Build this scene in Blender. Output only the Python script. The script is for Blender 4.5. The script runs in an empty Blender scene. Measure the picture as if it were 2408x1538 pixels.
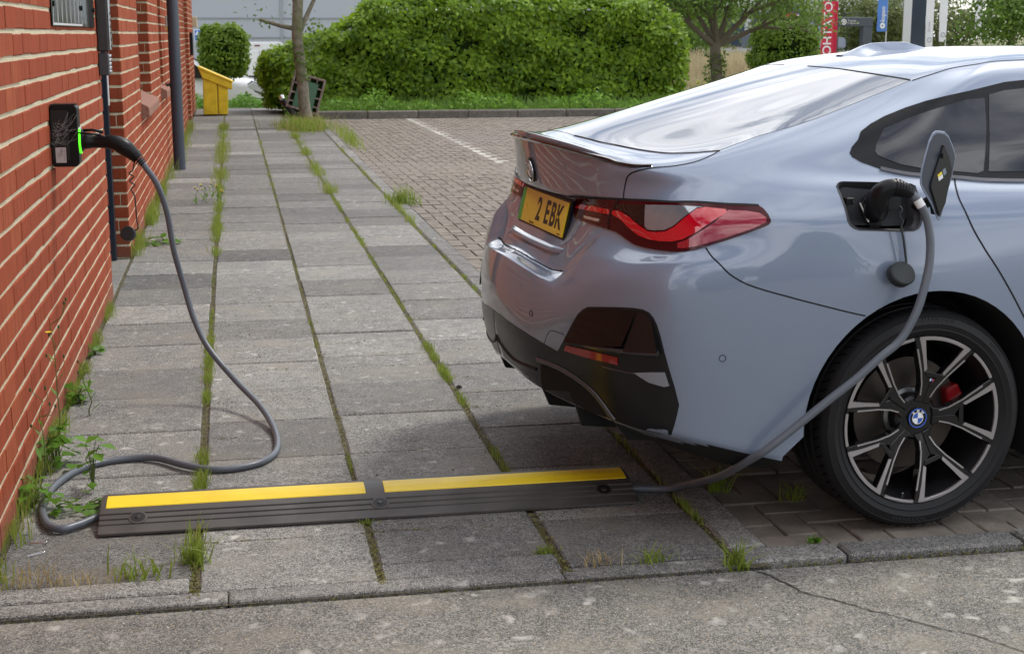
import bpy, bmesh, math, random
import numpy as np
from mathutils import Vector, Matrix, Euler
from mathutils.bvhtree import BVHTree
from mathutils.geometry import delaunay_2d_cdt

S = bpy.context.scene
COL = S.collection
PI = math.pi
RND = random.Random(7)

# ---------------------------------------------------------------- camera
cd = bpy.data.cameras.new("camera")
cam = bpy.data.objects.new("camera", cd)
COL.objects.link(cam)
cd.sensor_width = 36.0
cd.lens = 36.0 * 3400.0 / 2408.0
cd.clip_end = 600.0
_d = Vector((-664.0, -689.0, 3400.0)).normalized()      # +Y of the place, seen from the lens
_n = _d.cross(Vector((1, 0, 0))).normalized()
if _n.y < 0: _n = -_n
_r = _n.cross(_d)
if _r.x < 0: _r = -_r
_x = Vector((_r.x, _d.x, -_n.x)); _y = -Vector((_r.y, _d.y, -_n.y)); _z = -Vector((_r.z, _d.z, -_n.z))
cam.matrix_world = Matrix(((_x.x, _y.x, _z.x, 0.0), (_x.y, _y.y, _z.y, 0.0), (_x.z, _y.z, _z.z, 1.48), (0, 0, 0, 1)))
S.camera = cam
cd.dof.use_dof = True
cd.dof.focus_distance = 5.0
cd.dof.aperture_fstop = 14.0

# ---------------------------------------------------------------- sky, sun, exposure
SUN_EL, SUN_AZ = math.radians(56), math.radians(62)      # azimuth from +Y towards +X
W = bpy.data.worlds.new("World"); S.world = W; W.use_nodes = True
wn = W.node_tree.nodes; wl = W.node_tree.links; wn.clear()
w_out = wn.new("ShaderNodeOutputWorld"); w_bg = wn.new("ShaderNodeBackground")
w_sky = wn.new("ShaderNodeTexSky"); w_sky.sky_type = 'NISHITA'; w_sky.sun_disc = False
w_sky.sun_elevation = SUN_EL; w_sky.sun_rotation = SUN_AZ
w_sky.air_density = 1.0; w_sky.dust_density = 1.0
w_tc = wn.new("ShaderNodeTexCoord")
w_map = wn.new("ShaderNodeMapping"); w_map.inputs['Scale'].default_value = (1.0, 1.0, 2.2)
w_n1 = wn.new("ShaderNodeTexNoise"); w_n1.inputs['Scale'].default_value = 2.1; w_n1.inputs['Detail'].default_value = 7
w_n1.inputs['Roughness'].default_value = 0.58; w_n1.inputs['Distortion'].default_value = 0.0
w_cr = wn.new("ShaderNodeValToRGB")
w_cr.color_ramp.elements[0].position = 0.40; w_cr.color_ramp.elements[0].color = (0, 0, 0, 1)
w_cr.color_ramp.elements[1].position = 0.53; w_cr.color_ramp.elements[1].color = (1, 1, 1, 1)
w_n2 = wn.new("ShaderNodeTexNoise"); w_n2.inputs['Scale'].default_value = 3.0; w_n2.inputs['Detail'].default_value = 5
w_cc = wn.new("ShaderNodeValToRGB")
w_cc.color_ramp.elements[0].position = 0.33; w_cc.color_ramp.elements[0].color = (9.0, 9.5, 10.8, 1)
w_cc.color_ramp.elements[1].position = 0.58; w_cc.color_ramp.elements[1].color = (21.0, 21.2, 21.6, 1)
w_mix = wn.new("ShaderNodeMix"); w_mix.data_type = 'RGBA'
wl.new(w_tc.outputs['Generated'], w_map.inputs['Vector'])
wl.new(w_map.outputs['Vector'], w_n1.inputs['Vector']); wl.new(w_map.outputs['Vector'], w_n2.inputs['Vector'])
wl.new(w_n1.outputs['Fac'], w_cr.inputs['Fac']); wl.new(w_n2.outputs['Fac'], w_cc.inputs['Fac'])
wl.new(w_cr.outputs['Color'], w_mix.inputs[0]); wl.new(w_sky.outputs['Color'], w_mix.inputs[6]); wl.new(w_cc.outputs['Color'], w_mix.inputs[7])
wl.new(w_mix.outputs[2], w_bg.inputs['Color']); wl.new(w_bg.outputs['Background'], w_out.inputs['Surface'])
w_bg.inputs['Strength'].default_value = 0.07

sl = bpy.data.lights.new("sun", 'SUN'); sun = bpy.data.objects.new("sun", sl); COL.objects.link(sun)
sl.energy = 1.5; sl.angle = math.radians(11); sl.color = (1.0, 0.95, 0.87)
_sd = Vector((math.sin(SUN_AZ) * math.cos(SUN_EL), math.cos(SUN_AZ) * math.cos(SUN_EL), math.sin(SUN_EL)))
sun.rotation_euler = _sd.to_track_quat('Z', 'Y').to_euler()
S.view_settings.view_transform = 'Standard'; S.view_settings.look = 'None'
S.view_settings.exposure = 0.72; S.view_settings.gamma = 1.0
S.view_settings.use_curve_mapping = False

# ---------------------------------------------------------------- helpers
def mat(name, col=(0.5, 0.5, 0.5), rough=0.6, metal=0.0, spec=0.5, coat=0.0, coat_r=0.03, emit=None, estr=0.0, trans=0.0, ior=1.45):
    m = bpy.data.materials.new(name); m.use_nodes = True
    b = m.node_tree.nodes["Principled BSDF"]
    b.inputs['Base Color'].default_value = (*col, 1)
    b.inputs['Roughness'].default_value = rough; b.inputs['Metallic'].default_value = metal
    b.inputs['Specular IOR Level'].default_value = spec
    b.inputs['Coat Weight'].default_value = coat; b.inputs['Coat Roughness'].default_value = coat_r
    b.inputs['Transmission Weight'].default_value = trans; b.inputs['IOR'].default_value = ior
    if emit: b.inputs['Emission Color'].default_value = (*emit, 1); b.inputs['Emission Strength'].default_value = estr
    return m
def nd(m, t, **kw):
    n = m.node_tree.nodes.new(t)
    for k, v in kw.items():
        if k in n.inputs: n.inputs[k].default_value = v
        else: setattr(n, k, v)
    return n
def lk(m, a, b): m.node_tree.links.new(a, b)
def bsdf(m): return m.node_tree.nodes["Principled BSDF"]
def ramp(m, fac, stops):
    r = nd(m, "ShaderNodeValToRGB"); e = r.color_ramp.elements
    while len(e) < len(stops): e.new(0.5)
    for q, (p, c) in zip(e, stops): q.position = p; q.color = (*c, 1)
    lk(m, fac, r.inputs['Fac']); return r.outputs['Color']
def noise(m, vec, scale, detail=4, rough=0.55, dist=0.0):
    n = nd(m, "ShaderNodeTexNoise", Scale=scale, Detail=detail, Roughness=rough, Distortion=dist)
    if vec is not None: lk(m, vec, n.inputs['Vector'])
    return n.outputs['Fac']
def mixc(m, fac, a, b, mode='MIX'):
    x = nd(m, "ShaderNodeMix", data_type='RGBA', blend_type=mode)
    for i, s in ((0, fac), (6, a), (7, b)):
        if isinstance(s, (int, float)): x.inputs[i].default_value = s
        elif isinstance(s, tuple): x.inputs[i].default_value = (*s, 1)
        else: lk(m, s, x.inputs[i])
    return x.outputs[2]
def bump(m, h, strength=0.3, dist=0.01):
    b = nd(m, "ShaderNodeBump", Strength=strength, Distance=dist)
    lk(m, h, b.inputs['Height']); lk(m, b.outputs['Normal'], bsdf(m).inputs['Normal']); return b
def objco(m): return nd(m, "ShaderNodeTexCoord").outputs['Object']
def worldco(m): return nd(m, "ShaderNodeNewGeometry").outputs['Position']
def objrand(m): return nd(m, "ShaderNodeObjectInfo").outputs['Random']

def link(name, me, m=None, parent=None, smooth=False, label=None, cat=None, group=None, kind=None, sharp=None):
    o = bpy.data.objects.new(name, me); COL.objects.link(o)
    if m is not None and not me.materials:
        for q in (m if isinstance(m, (list, tuple)) else [m]): me.materials.append(q)
    if parent is not None: o.parent = parent
    if smooth:
        me.polygons.foreach_set('use_smooth', [True] * len(me.polygons))
        if sharp: me.set_sharp_from_angle(angle=math.radians(sharp))
    tag(o, label, cat, group, kind); return o
def tag(o, label=None, cat=None, group=None, kind=None):
    if label: o['label'] = label
    if cat: o['category'] = cat
    if group: o['group'] = group
    if kind: o['kind'] = kind
    return o
def thing(name, label, cat, loc=(0, 0, 0), rz=0.0, group=None):
    o = bpy.data.objects.new(name, None); COL.objects.link(o); o.location = loc; o.rotation_euler = (0, 0, rz)
    o.empty_display_size = 0.1
    return tag(o, label, cat, group)
def frm(me_name, vs, fs):
    me = bpy.data.meshes.new(me_name); me.from_pydata([tuple(v) for v in vs], [], fs); me.update(); return me
class MB:
    """collects simple solids into one mesh"""
    def __init__(s): s.v = []; s.f = []; s.mi = []
    def add(s, vs, fs, mi=0):
        k = len(s.v); s.v += [tuple(v) for v in vs]; s.f += [tuple(i + k for i in f) for f in fs]; s.mi += [mi] * len(fs); return s
    def box(s, x0, x1, y0, y1, z0, z1, mi=0, M=None):
        vs = [Vector(p) for p in ((x0,y0,z0),(x1,y0,z0),(x1,y1,z0),(x0,y1,z0),(x0,y0,z1),(x1,y0,z1),(x1,y1,z1),(x0,y1,z1))]
        if M is not None: vs = [M @ v for v in vs]
        return s.add(vs, [(3,2,1,0),(4,5,6,7),(0,1,5,4),(1,2,6,5),(2,3,7,6),(3,0,4,7)], mi)
    def tube(s, pts, rad, n=10, caps=True, mi=0):
        pts = [Vector(p) for p in pts]; rr = rad if isinstance(rad, (list, tuple)) else [rad] * len(pts)
        vs = []; fs = []; up = None
        for i, p in enumerate(pts):
            t = (pts[min(i + 1, len(pts) - 1)] - pts[max(i - 1, 0)]).normalized()
            if up is None: up = t.orthogonal().normalized()
            else: up = (up - t * up.dot(t)); up = up.normalized() if up.length > 1e-6 else t.orthogonal().normalized()
            b = t.cross(up)
            for k in range(n):
                a = 2 * PI * k / n; vs.append(p + (up * math.cos(a) + b * math.sin(a)) * rr[i])
        for i in range(len(pts) - 1):
            for k in range(n):
                a = i * n + k; b_ = i * n + (k + 1) % n; fs.append((a, b_, b_ + n, a + n))
        if caps:
            fs.append(tuple(range(n - 1, -1, -1))); q = (len(pts) - 1) * n; fs.append(tuple(range(q, q + n)))
        return s.add(vs, fs, mi)
    def prism(s, poly, axis, a, b, mi=0, M=None):
        """poly of 2D points extruded along axis between a and b"""
        def P(p, t): return {'x': (t, p[0], p[1]), 'y': (p[0], t, p[1]), 'z': (p[0], p[1], t)}[axis]
        n = len(poly); vs = [Vector(P(p, a)) for p in poly] + [Vector(P(p, b)) for p in poly]
        if M is not None: vs = [M @ v for v in vs]
        fs = [tuple(range(n)), tuple(range(2 * n - 1, n - 1, -1))] + [((i + 1) % n, i, n + i, n + (i + 1) % n) for i in range(n)]
        return s.add(vs, fs, mi)
    def lathe(s, prof, n=32, M=None, mi=0, closed=False):
        """prof of (r, h) turned about local Z"""
        vs = []; fs = []
        for r, h in prof:
            for k in range(n):
                a = 2 * PI * k / n; vs.append(Vector((r * math.cos(a), r * math.sin(a), h)))
        m_ = len(prof)
        for i in range(m_ if closed else m_ - 1):
            for k in range(n):
                a = i * n + k; b = i * n + (k + 1) % n; j = ((i + 1) % m_) * n
                fs.append((a, b, j + (k + 1) % n, j + k))
        if M is not None: vs = [M @ v for v in vs]
        return s.add(vs, fs, mi)
    def mesh(s, name='m', bevel=0.0, segs=1):
        me = frm(name, s.v, s.f)
        if any(s.mi): me.polygons.foreach_set('material_index', s.mi)
        bm = bmesh.new(); bm.from_mesh(me); bmesh.ops.recalc_face_normals(bm, faces=bm.faces)
        if bevel > 0:
            ed = [e for e in bm.edges if len(e.link_faces) == 2 and e.calc_face_angle(0) > 0.5]
            bmesh.ops.bevel(bm, geom=ed, offset=bevel, segments=segs, affect='EDGES', clamp_overlap=True)
        bm.to_mesh(me); bm.free(); return me
    def obj(s, name, m, parent=None, bevel=0.0, segs=1, **kw): return link(name, s.mesh(name, bevel, segs), m, parent, **kw)
def catmull(pts, n=8):
    P = [Vector(p) for p in pts]; out = []
    for i in range(len(P) - 1):
        p0 = P[max(i - 1, 0)]; p1 = P[i]; p2 = P[i + 1]; p3 = P[min(i + 2, len(P) - 1)]
        for k in range(n):
            t = k / n
            out.append(0.5 * ((2 * p1) + (p2 - p0) * t + (2 * p0 - 5 * p1 + 4 * p2 - p3) * t * t + (3 * p1 - p0 - 3 * p2 + p3) * t ** 3))
    out.append(P[-1]); return out
def text_mesh(txt, size=1.0, extrude=0.0, bold=0.0, ax='CENTER'):
    c = bpy.data.curves.new("txt", 'FONT'); c.body = txt; c.size = size; c.extrude = extrude; c.align_x = ax; c.align_y = 'CENTER'
    c.offset = bold
    o = bpy.data.objects.new("txt", c); COL.objects.link(o)
    dg = bpy.context.evaluated_depsgraph_get(); me = bpy.data.meshes.new_from_object(o.evaluated_get(dg))
    bpy.data.objects.remove(o); bpy.data.curves.remove(c); return me
def xform(me, M): me.transform(M); return me
def frame(o, ex, ey, ez): return Matrix(((ex.x, ey.x, ez.x, o.x), (ex.y, ey.y, ez.y, o.y), (ex.z, ey.z, ez.z, o.z), (0, 0, 0, 1)))
m_chrome = mat("bright_metal", (0.75, 0.76, 0.78), 0.12, 1.0)
# ================================================================ materials of the ground
def stone_mat(name, c0, c1, spot=0.75, spotc=(.52, .51, .47), scale=1.0, rough=.85, weave=True, warm=None, rnd=.25):
    m = mat(name, c0, rough); co = worldco(m); b = bsdf(m)
    big = noise(m, co, 1.7, 5, .6, .3); mid = noise(m, co, 14, 5, .65); fine = noise(m, co, 260, 3, .7); gr = noise(m, co, 70, 3, .6)
    base = mixc(m, ramp(m, big, [(.33, (0, 0, 0)), (.68, (1, 1, 1))]), c0, c1)
    base = mixc(m, ramp(m, mid, [(.38, (.75, .75, .75)), (.64, (0, 0, 0))]), base, tuple(x * .34 for x in c0))
    base = mixc(m, ramp(m, gr, [(.42, (.8, .8, .8)), (.60, (0, 0, 0))]), base, tuple(x * .26 for x in c0))
    base = mixc(m, ramp(m, fine, [(.46, (0, 0, 0)), (.68, (.75, .75, .75))]), base, tuple(min(.8, x * 1.9) for x in c1))
    if warm:
        wn_ = noise(m, co, 3.1, 4); base = mixc(m, ramp(m, wn_, [(.50, (0, 0, 0)), (.72, (.7, .7, .7))]), base, warm)
    v = nd(m, "ShaderNodeTexVoronoi", Scale=11.0 * scale, Randomness=1.0)
    dist = nd(m, "ShaderNodeVectorMath", operation='ADD'); nv = nd(m, "ShaderNodeTexNoise", Scale=18.0, Detail=4.0)
    lk(m, co, nv.inputs['Vector']); sc = nd(m, "ShaderNodeVectorMath", operation='SCALE'); sc.inputs['Scale'].default_value = .13 / scale
    lk(m, nv.outputs['Color'], sc.inputs[0]); lk(m, co, dist.inputs[0]); lk(m, sc.outputs[0], dist.inputs[1]); lk(m, dist.outputs[0], v.inputs['Vector'])
    rs = ramp(m, v.outputs['Color'], [(spot, (0, 0, 0)), (min(1, spot + .02), (1, 1, 1))])
    dd = ramp(m, v.outputs['Distance'], [(.13, (1, 1, 1)), (.36, (0, 0, 0))])
    sp = mixc(m, 1.0, rs, dd, 'MULTIPLY'); sp = mixc(m, 1.0, sp, ramp(m, noise(m, co, 5.0, 2), [(.36, (.15, .15, .15)), (.66, (.95, .95, .95))]), 'MULTIPLY'); base = mixc(m, sp, base, spotc)
    if rnd:
        r = objrand(m); base = mixc(m, 1.0, base, ramp(m, r, [(0, (1 - rnd,) * 3), (1, (1 + rnd * .35,) * 3)]), 'MULTIPLY')
    lk(m, base, b.inputs['Base Color'])
    h = nd(m, "ShaderNodeMath", operation='ADD'); lk(m, gr, h.inputs[0]); lk(m, fine, h.inputs[1])
    if weave:
        w1 = nd(m, "ShaderNodeTexWave", Scale=34.0, bands_direction='DIAGONAL', Distortion=1.5); lk(m, co, w1.inputs['Vector'])
        h2 = nd(m, "ShaderNodeMath", operation='MULTIPLY_ADD'); lk(m, w1.outputs['Fac'], h2.inputs[0]); h2.inputs[1].default_value = .25; lk(m, h.outputs[0], h2.inputs[2]); h = h2
    bump(m, h.outputs[0], .55, .004); return m
m_slab = stone_mat("slab_concrete", (.168, .165, .156), (.350, .342, .318), .70, (.50, .49, .46), 1.55, .88, True, (.27, .25, .21), .28)
m_slab_dk = stone_mat("weathered_slab", (.125, .124, .121), (.265, .258, .242), .74, (.42, .42, .40), 1.55, .88, True, (.19, .175, .145), .30)
m_kerb_far = stone_mat("far_kerb", (.12, .108, .092), (.21, .19, .16), .74, (.34, .33, .30), 1.0, .9, False, None, .2)
m_kerb = stone_mat("kerb_concrete", (.155, .152, .145), (.28, .27, .25), .70, (.52, .51, .48), 1.3, .88, False, None, .22)
m_apron = stone_mat("apron_concrete", (.135, .131, .119), (.265, .255, .228), .52, (.47, .46, .42), 1.25, .9, False, (.28, .255, .20), 0)
# exposed pebbles in the apron
_v = nd(m_apron, "ShaderNodeTexVoronoi", Scale=95.0); lk(m_apron, worldco(m_apron), _v.inputs['Vector'])
_peb = mixc(m_apron, 1.0, ramp(m_apron, _v.outputs['Color'], [(.72, (0, 0, 0)), (.76, (1, 1, 1))]), ramp(m_apron, _v.outputs['Distance'], [(.22, (1, 1, 1)), (.40, (0, 0, 0))]), 'MULTIPLY')
_old = bsdf(m_apron).inputs['Base Color'].links[0].from_socket
_pc = ramp(m_apron, _v.outputs['Color'], [(.74, (.42, .32, .20)), (.86, (.10, .10, .11)), (.95, (.55, .52, .46))])
lk(m_apron, mixc(m_apron, _peb, _old, _pc), bsdf(m_apron).inputs['Base Color'])
def paver_mat(name, c0, c1):
    m = mat(name, c0, .85); co = worldco(m); fine = noise(m, co, 230, 3, .7); mid = noise(m, co, 9, 4); big = noise(m, co, .7, 4)
    c = mixc(m, objrand(m), c0, c1); i = nd(m, "ShaderNodeNewGeometry").outputs['Random Per Island']; c = mixc(m, i, c, tuple(x * 1.25 for x in c1))
    c = mixc(m, ramp(m, mid, [(.35, (.6, .6, .6)), (.62, (0, 0, 0))]), c, tuple(x * .45 for x in c0))
    c = mixc(m, ramp(m, big, [(.42, (0, 0, 0)), (.7, (.5, .5, .5))]), c, (.17, .15, .135))
    c = mixc(m, ramp(m, fine, [(.56, (0, 0, 0)), (.74, (.7, .7, .7))]), c, (.42, .38, .32))
    lk(m, c, bsdf(m).inputs['Base Color']); bump(m, fine, .5, .003); return m
m_paver = paver_mat("clay_paver", (.128, .108, .086), (.190, .160, .130))
m_paver_line = paver_mat("pale_paver", (.36, .34, .29), (.45, .43, .38))
m_soil = mat("joint_soil", (.045, .038, .024), .95); _n = noise(m_soil, worldco(m_soil), 60, 4); lk(m_soil, ramp(m_soil, _n, [(.3, (.045, .040, .022)), (.7, (.16, .14, .085))]), bsdf(m_soil).inputs['Base Color']); bump(m_soil, _n, .8, .01)
m_earth = mat("earth", (.13, .125, .06), .95); _n = noise(m_earth, worldco(m_earth), 1.2, 6); lk(m_earth, ramp(m_earth, _n, [(.3, (.07, .10, .03)), (.65, (.24, .21, .11))]), bsdf(m_earth).inputs['Base Color'])
m_tarmac = mat("tarmac", (.07, .07, .072), .9); _n = noise(m_tarmac, worldco(m_tarmac), 40, 4); lk(m_tarmac, ramp(m_tarmac, _n, [(.3, (.05, .05, .052)), (.7, (.10, .10, .10))]), bsdf(m_tarmac).inputs['Base Color'])

# ================================================================ terrain: level yard, then the land falls away behind it
xs = [-60, -20, -5, -1, 1, 2, 5, 8, 10, 12, 15, 20, 30, 60, 120]; ys = [-20, 0, 3.4, 12, 26.0, 27.5, 30, 32, 36, 42, 50, 60, 90, 200]
def gz_(x, y):
    if y < 26.5: return -.075
    k = max(0, min(1, (x - 7.5) / 4.0))
    left = -.05 if y < 30.2 else -.05 - min(1.0, (y - 30.2) / 20.0) * 1.0
    right = -.05 + min(1, (y - 26.5) / 10) * .25 + min(1, max(0, (y - 36) / 20)) * .35
    if y < 27.6: left = right = -.05
    return left * (1 - k) + right * k
vs = [(x, y, gz_(x, y)) for y in ys for x in xs]; n = len(xs)
link("ground", frm("ground", vs, [(j * n + i, j * n + i + 1, (j + 1) * n + i + 1, (j + 1) * n + i) for j in range(len(ys) - 1) for i in range(n - 1)]), m_earth, kind="structure")

# ---------------------------------------------------------------- front apron with its crack
m_crk = mat("crack_dirt", (.035, .031, .025), .95)
v0 = frm("apron", [(-14, -18, -.013), (22, -18, -.013), (22, 3.690, -.013), (-14, 3.690, -.013)], [(0, 1, 2, 3)])
apron = link("concrete_apron", v0, m_apron, kind="structure")
r = random.Random(3); cp = [(1.40, 3.688), (1.425, 3.66), (1.45, 3.60), (1.475, 3.52), (1.51, 3.47), (1.55, 3.43), (1.60, 3.36), (1.64, 3.32), (1.68, 3.27), (1.74, 3.20), (1.79, 3.16), (1.86, 3.05), (1.95, 2.93)]
cl = [p for p in catmull([(x, y, 0) for x, y in cp], 6)]; vs = []; fs = []
for i, p in enumerate(cl):
    w = .0016 + .0020 * r.random() - .0010 * i / len(cl); j = r.uniform(-.004, .004)
    vs += [(p.x - w + j, p.y - w * .4, -.0105), (p.x + w + j, p.y + w * .4, -.0105)]
link("crack", frm("crack", vs, [(2 * i, 2 * i + 1, 2 * i + 3, 2 * i + 2) for i in range(len(cl) - 1)]), m_crk, apron)
link("gutter_joint", frm("gutter", [(-4, 3.686, -.024), (9, 3.686, -.024), (9, 3.712, -.024), (-4, 3.712, -.024)], [(0, 1, 2, 3)]), m_soil, apron)

# ---------------------------------------------------------------- footpath of square slabs
path = thing("footpath", None, None); tag(path, kind="structure")
link("bedding", frm("bed", [(-.9, 3.70, -.0085), (1.46, 3.70, -.0085), (1.46, 30.3, -.0085), (-.9, 30.3, -.0085)], [(0, 1, 2, 3)]), m_soil, path)
def slab(x0, x1, y0, y1, r, parent, m, name="slab", z=0.0, t=.04, bev=.005, tilt=.004):
    b = MB(); b.box(x0, x1, y0, y1, z - t, z, 0)
    me = b.mesh(name, bev, 1); cx, cy = (x0 + x1) / 2, (y0 + y1) / 2
    dz = r.uniform(-.004, .003); tx, ty = r.uniform(-tilt, tilt), r.uniform(-tilt, tilt)
    for v in me.vertices: v.co.z += dz + (v.co.x - cx) * tx + (v.co.y - cy) * ty
    me.transform(Matrix.Translation((-cx, -cy, 0))); o = link(name, me, m, parent); o.location = (cx, cy, 0); return o
r = random.Random(11)
def col(x0, x1, cuts, pitch, yend):
    ys_ = list(cuts)
    while ys_[-1] < yend: ys_.append(ys_[-1] + pitch * r.choice((.98, 1.0, 1.0, 1.03)))
    for a, b in zip(ys_[:-1], ys_[1:]):
        g = r.uniform(.002, .0045); slab(x0 + r.uniform(-.003, .003), x1 + r.uniform(-.003, .003), a + g, b - g, r, path, m_slab if r.random() < (.88 if 6.0 < a < 11.3 else .30 if a < 6.0 else .12) else m_slab_dk)
col(-.695, -.163, [3.79, 3.90, 4.36], .53, 29.8)
col(-.138, .350, [3.785, 4.18, 4.61, 5.03], .515, 30.0)
col(.368, .868, [3.785, 3.91, 4.24, 4.50, 5.034], .543, 30.0)
col(.892, 1.362, [3.785, 4.19, 4.75], .545, 22.6)
for i in range(3): slab(-1.20 + .0, -.715, 8.42 + .51 * i, 8.92 + .51 * i, r, path, m_slab)          # doorstep slabs in the recess
col(.892, 1.362, [24.6], .545, 26.0)
kerbs = thing("kerb_edging", None, None); tag(kerbs, kind="structure")
y = 3.84
while y < 22.4:
    L = .62 if y < 5 else .91
    slab(1.380, 1.500, y + .003, y + L - .003, r, kerbs, m_kerb, "kerb_stone", .004, .12, .010, .003); y += L
x = -.80
for L in (.74, .92, .52):
    slab(x + .002, x + L - .002, 3.705, 3.780, r, kerbs, m_kerb, "kerb_stone", .001, .10, .004, .002); x += L
x = 1.385
for L in (.325, .56, .91, .91, .91, .91, .91, .91, .91):
    slab(x + .004, x + L - .004, 3.728, 3.832, r, kerbs, m_kerb, "kerb_stone", .003, .12, .008, .004); x += L
x = 1.45
while x < 11.5:
    o = slab(x + .004, x + .91 - .004, 26.05, 26.20, r, kerbs, m_kerb_far, "kerb_stone", .13, .20, .02, .002); x += .91

# ---------------------------------------------------------------- parking bay of clay pavers in herringbone
bay = thing("parking_bay", None, None); tag(bay, kind="structure")
link("paver_bedding", frm("pbed", [(1.49, 3.82, -.030), (12, 3.82, -.030), (12, 26.1, -.030), (1.49, 26.1, -.030)], [(0, 1, 2, 3)]), m_soil, bay)
A = .102; r = random.Random(5); cand = []
def campx(p):
    q = cam.matrix_world.inverted() @ Vector(p); return (1204 + 3400 * q.x / -q.z, 769 - 3400 * q.y / -q.z, -q.z)
for i in range(-140, 260):
    for j in range(-20, 120):
        ox, oy = i + 2 * j, -i + 2 * j
        for (bx, by, w, h) in ((ox, oy, 2, 1), (ox + 2, oy, 1, 2)):
            x0, y0 = 1.503 + bx * A, 3.838 + by * A; x1, y1 = x0 + w * A, y0 + h * A
            if x1 < 1.52 or x0 > 11.4 or y1 < 3.86 or y0 > 26.0: continue
            x0 = max(x0, 1.503); y0 = max(y0, 3.836)
            if x1 - x0 < .02 or y1 - y0 < .02: continue
            cand.append((x0 + .002, min(x1, 11.5) - .002, y0 + .002, min(y1, 26.04) - .002))
def showing(c):
    cx, cy = (c[0] + c[1]) / 2, (c[2] + c[3]) / 2; px, py, dz = campx((cx, cy, 0))
    if not (50 < px < 2370 and py < 1500): return 0
    dx, dy = cx - 1.942, cy - 4.805; u = dx * math.cos(.075) + dy * math.sin(.075); v = -dx * math.sin(.075) + dy * math.cos(.075)
    if u > -.5 and -.68 < v: 
        if v < 1.6 + 9 * (u > -.9): return 0
    return (c[1] - c[0]) * (c[3] - c[2]) / dz ** 3
cand.sort(key=showing, reverse=True)
rest = MB()
for k, c in enumerate(cand):
    line = 3.04 < (c[0] + c[1]) / 2 < 3.16 and (c[2] + c[3]) / 2 > 16.5 or (16.45 < (c[2] + c[3]) / 2 < 16.56)
    z = -.010 + r.uniform(-.003, .003); cx, cy = (c[0] + c[1]) / 2, (c[2] + c[3]) / 2
    if k < 300:
        b = MB(); b.box(c[0] - cx, c[1] - cx, c[2] - cy, c[3] - cy, -.03, 0); me = b.mesh("paver", .004, 1)
        o = link("paver", me, m_paver, bay); o.location = (cx, cy, z); o.rotation_euler = (r.uniform(-.012, .012), r.uniform(-.012, .012), 0)
    else:
        e = .004; n = len(rest.v); t1, t2 = r.uniform(-.001, .001), r.uniform(-.001, .001)
        rest.v += [(c[0], c[2], z - .015), (c[1], c[2], z - .015), (c[1], c[3], z - .015), (c[0], c[3], z - .015), (c[0] + e, c[2] + e, z + t1), (c[1] - e, c[2] + e, z + t2), (c[1] - e, c[3] - e, z - t1), (c[0] + e, c[3] - e, z - t2)]
        rest.f += [(n + 4, n + 5, n + 6, n + 7), (n, n + 1, n + 5, n + 4), (n + 1, n + 2, n + 6, n + 5), (n + 2, n + 3, n + 7, n + 6), (n + 3, n, n + 4, n + 7)]
        rest.mi += [1 if line else 0] * 5
me = frm("pavers", rest.v, rest.f); me.polygons.foreach_set('material_index', rest.mi)
link("distant_pavers", me, [m_paver, m_paver_line], bay, kind="stuff")
# ================================================================ red brick building along the left
BLD = thing("brick_building", "red brick building with cream mortar running along the left of the path", "building", (-.71, 8.0, 0))
BL = Matrix.Translation((.71, -8.0, 0))
def bobj(b, name, m, parent=None, **kw):
    me = b.mesh(name, kw.pop('bevel', 0), 1)
    if parent is None: me.transform(BL); return link(name, me, m, BLD, **kw)
    me.transform(BL); return link(name, me, m, parent, **kw)
m_brick = mat("red_brick", (.36, .085, .038), .88, 0, .18); _co = worldco(m_brick)
_st = nd(m_brick, "ShaderNodeMapping"); _st.inputs['Scale'].default_value = (1, 38, 5); lk(m_brick, _co, _st.inputs['Vector'])
_n1 = noise(m_brick, _st.outputs[0], 1.0, 5, .6); _n2 = noise(m_brick, _co, 220, 3, .7); _n3 = noise(m_brick, _co, 1.4, 3)
_c = mixc(m_brick, objrand(m_brick), (.24, .052, .022), (.36, .094, .040))
_c = mixc(m_brick, nd(m_brick, "ShaderNodeNewGeometry").outputs['Random Per Island'], _c, (.29, .058, .025))
_c = mixc(m_brick, ramp(m_brick, _n1, [(.35, (.65, .65, .65)), (.6, (0, 0, 0))]), _c, (.20, .040, .017))
_c = mixc(m_brick, ramp(m_brick, _n2, [(.60, (0, 0, 0)), (.72, (.8, .8, .8))]), _c, (.50, .22, .13))
_c = mixc(m_brick, ramp(m_brick, _n2, [(.30, (.8, .8, .8)), (.38, (0, 0, 0))]), _c, (.12, .03, .015))
# damp staining near the ground
_sep = nd(m_brick, "ShaderNodeSeparateXYZ"); lk(m_brick, _co, _sep.inputs[0])
_z = nd(m_brick, "ShaderNodeMath", operation='MULTIPLY_ADD'); lk(m_brick, _n3, _z.inputs[0]); _z.inputs[1].default_value = .35; lk(m_brick, _sep.outputs['Z'], _z.inputs[2])
_c = mixc(m_brick, ramp(m_brick, _z.outputs[0], [(.17, (.55, .55, .55)), (.34, (0, 0, 0))]), _c, (.21, .13, .095))
lk(m_brick, _c, bsdf(m_brick).inputs['Base Color'])
bump(m_brick, mixc(m_brick, .5, _n1, _n2), .5, .006)
m_mortar = mat("cream_mortar", (.60, .53, .36), .92); _mn = noise(m_mortar, worldco(m_mortar), 90, 5, .7)
lk(m_mortar, ramp(m_mortar, _mn, [(.3, (.44, .38, .25)), (.62, (.70, .63, .45))]), bsdf(m_mortar).inputs['Base Color']); bump(m_mortar, _mn, .9, .008)
CO, BLN, BJ, PJ = .0875, .232, .0165, .0055          # course height, brick length with joint, bed joint, perpend
r = random.Random(21); bricks = []
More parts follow.
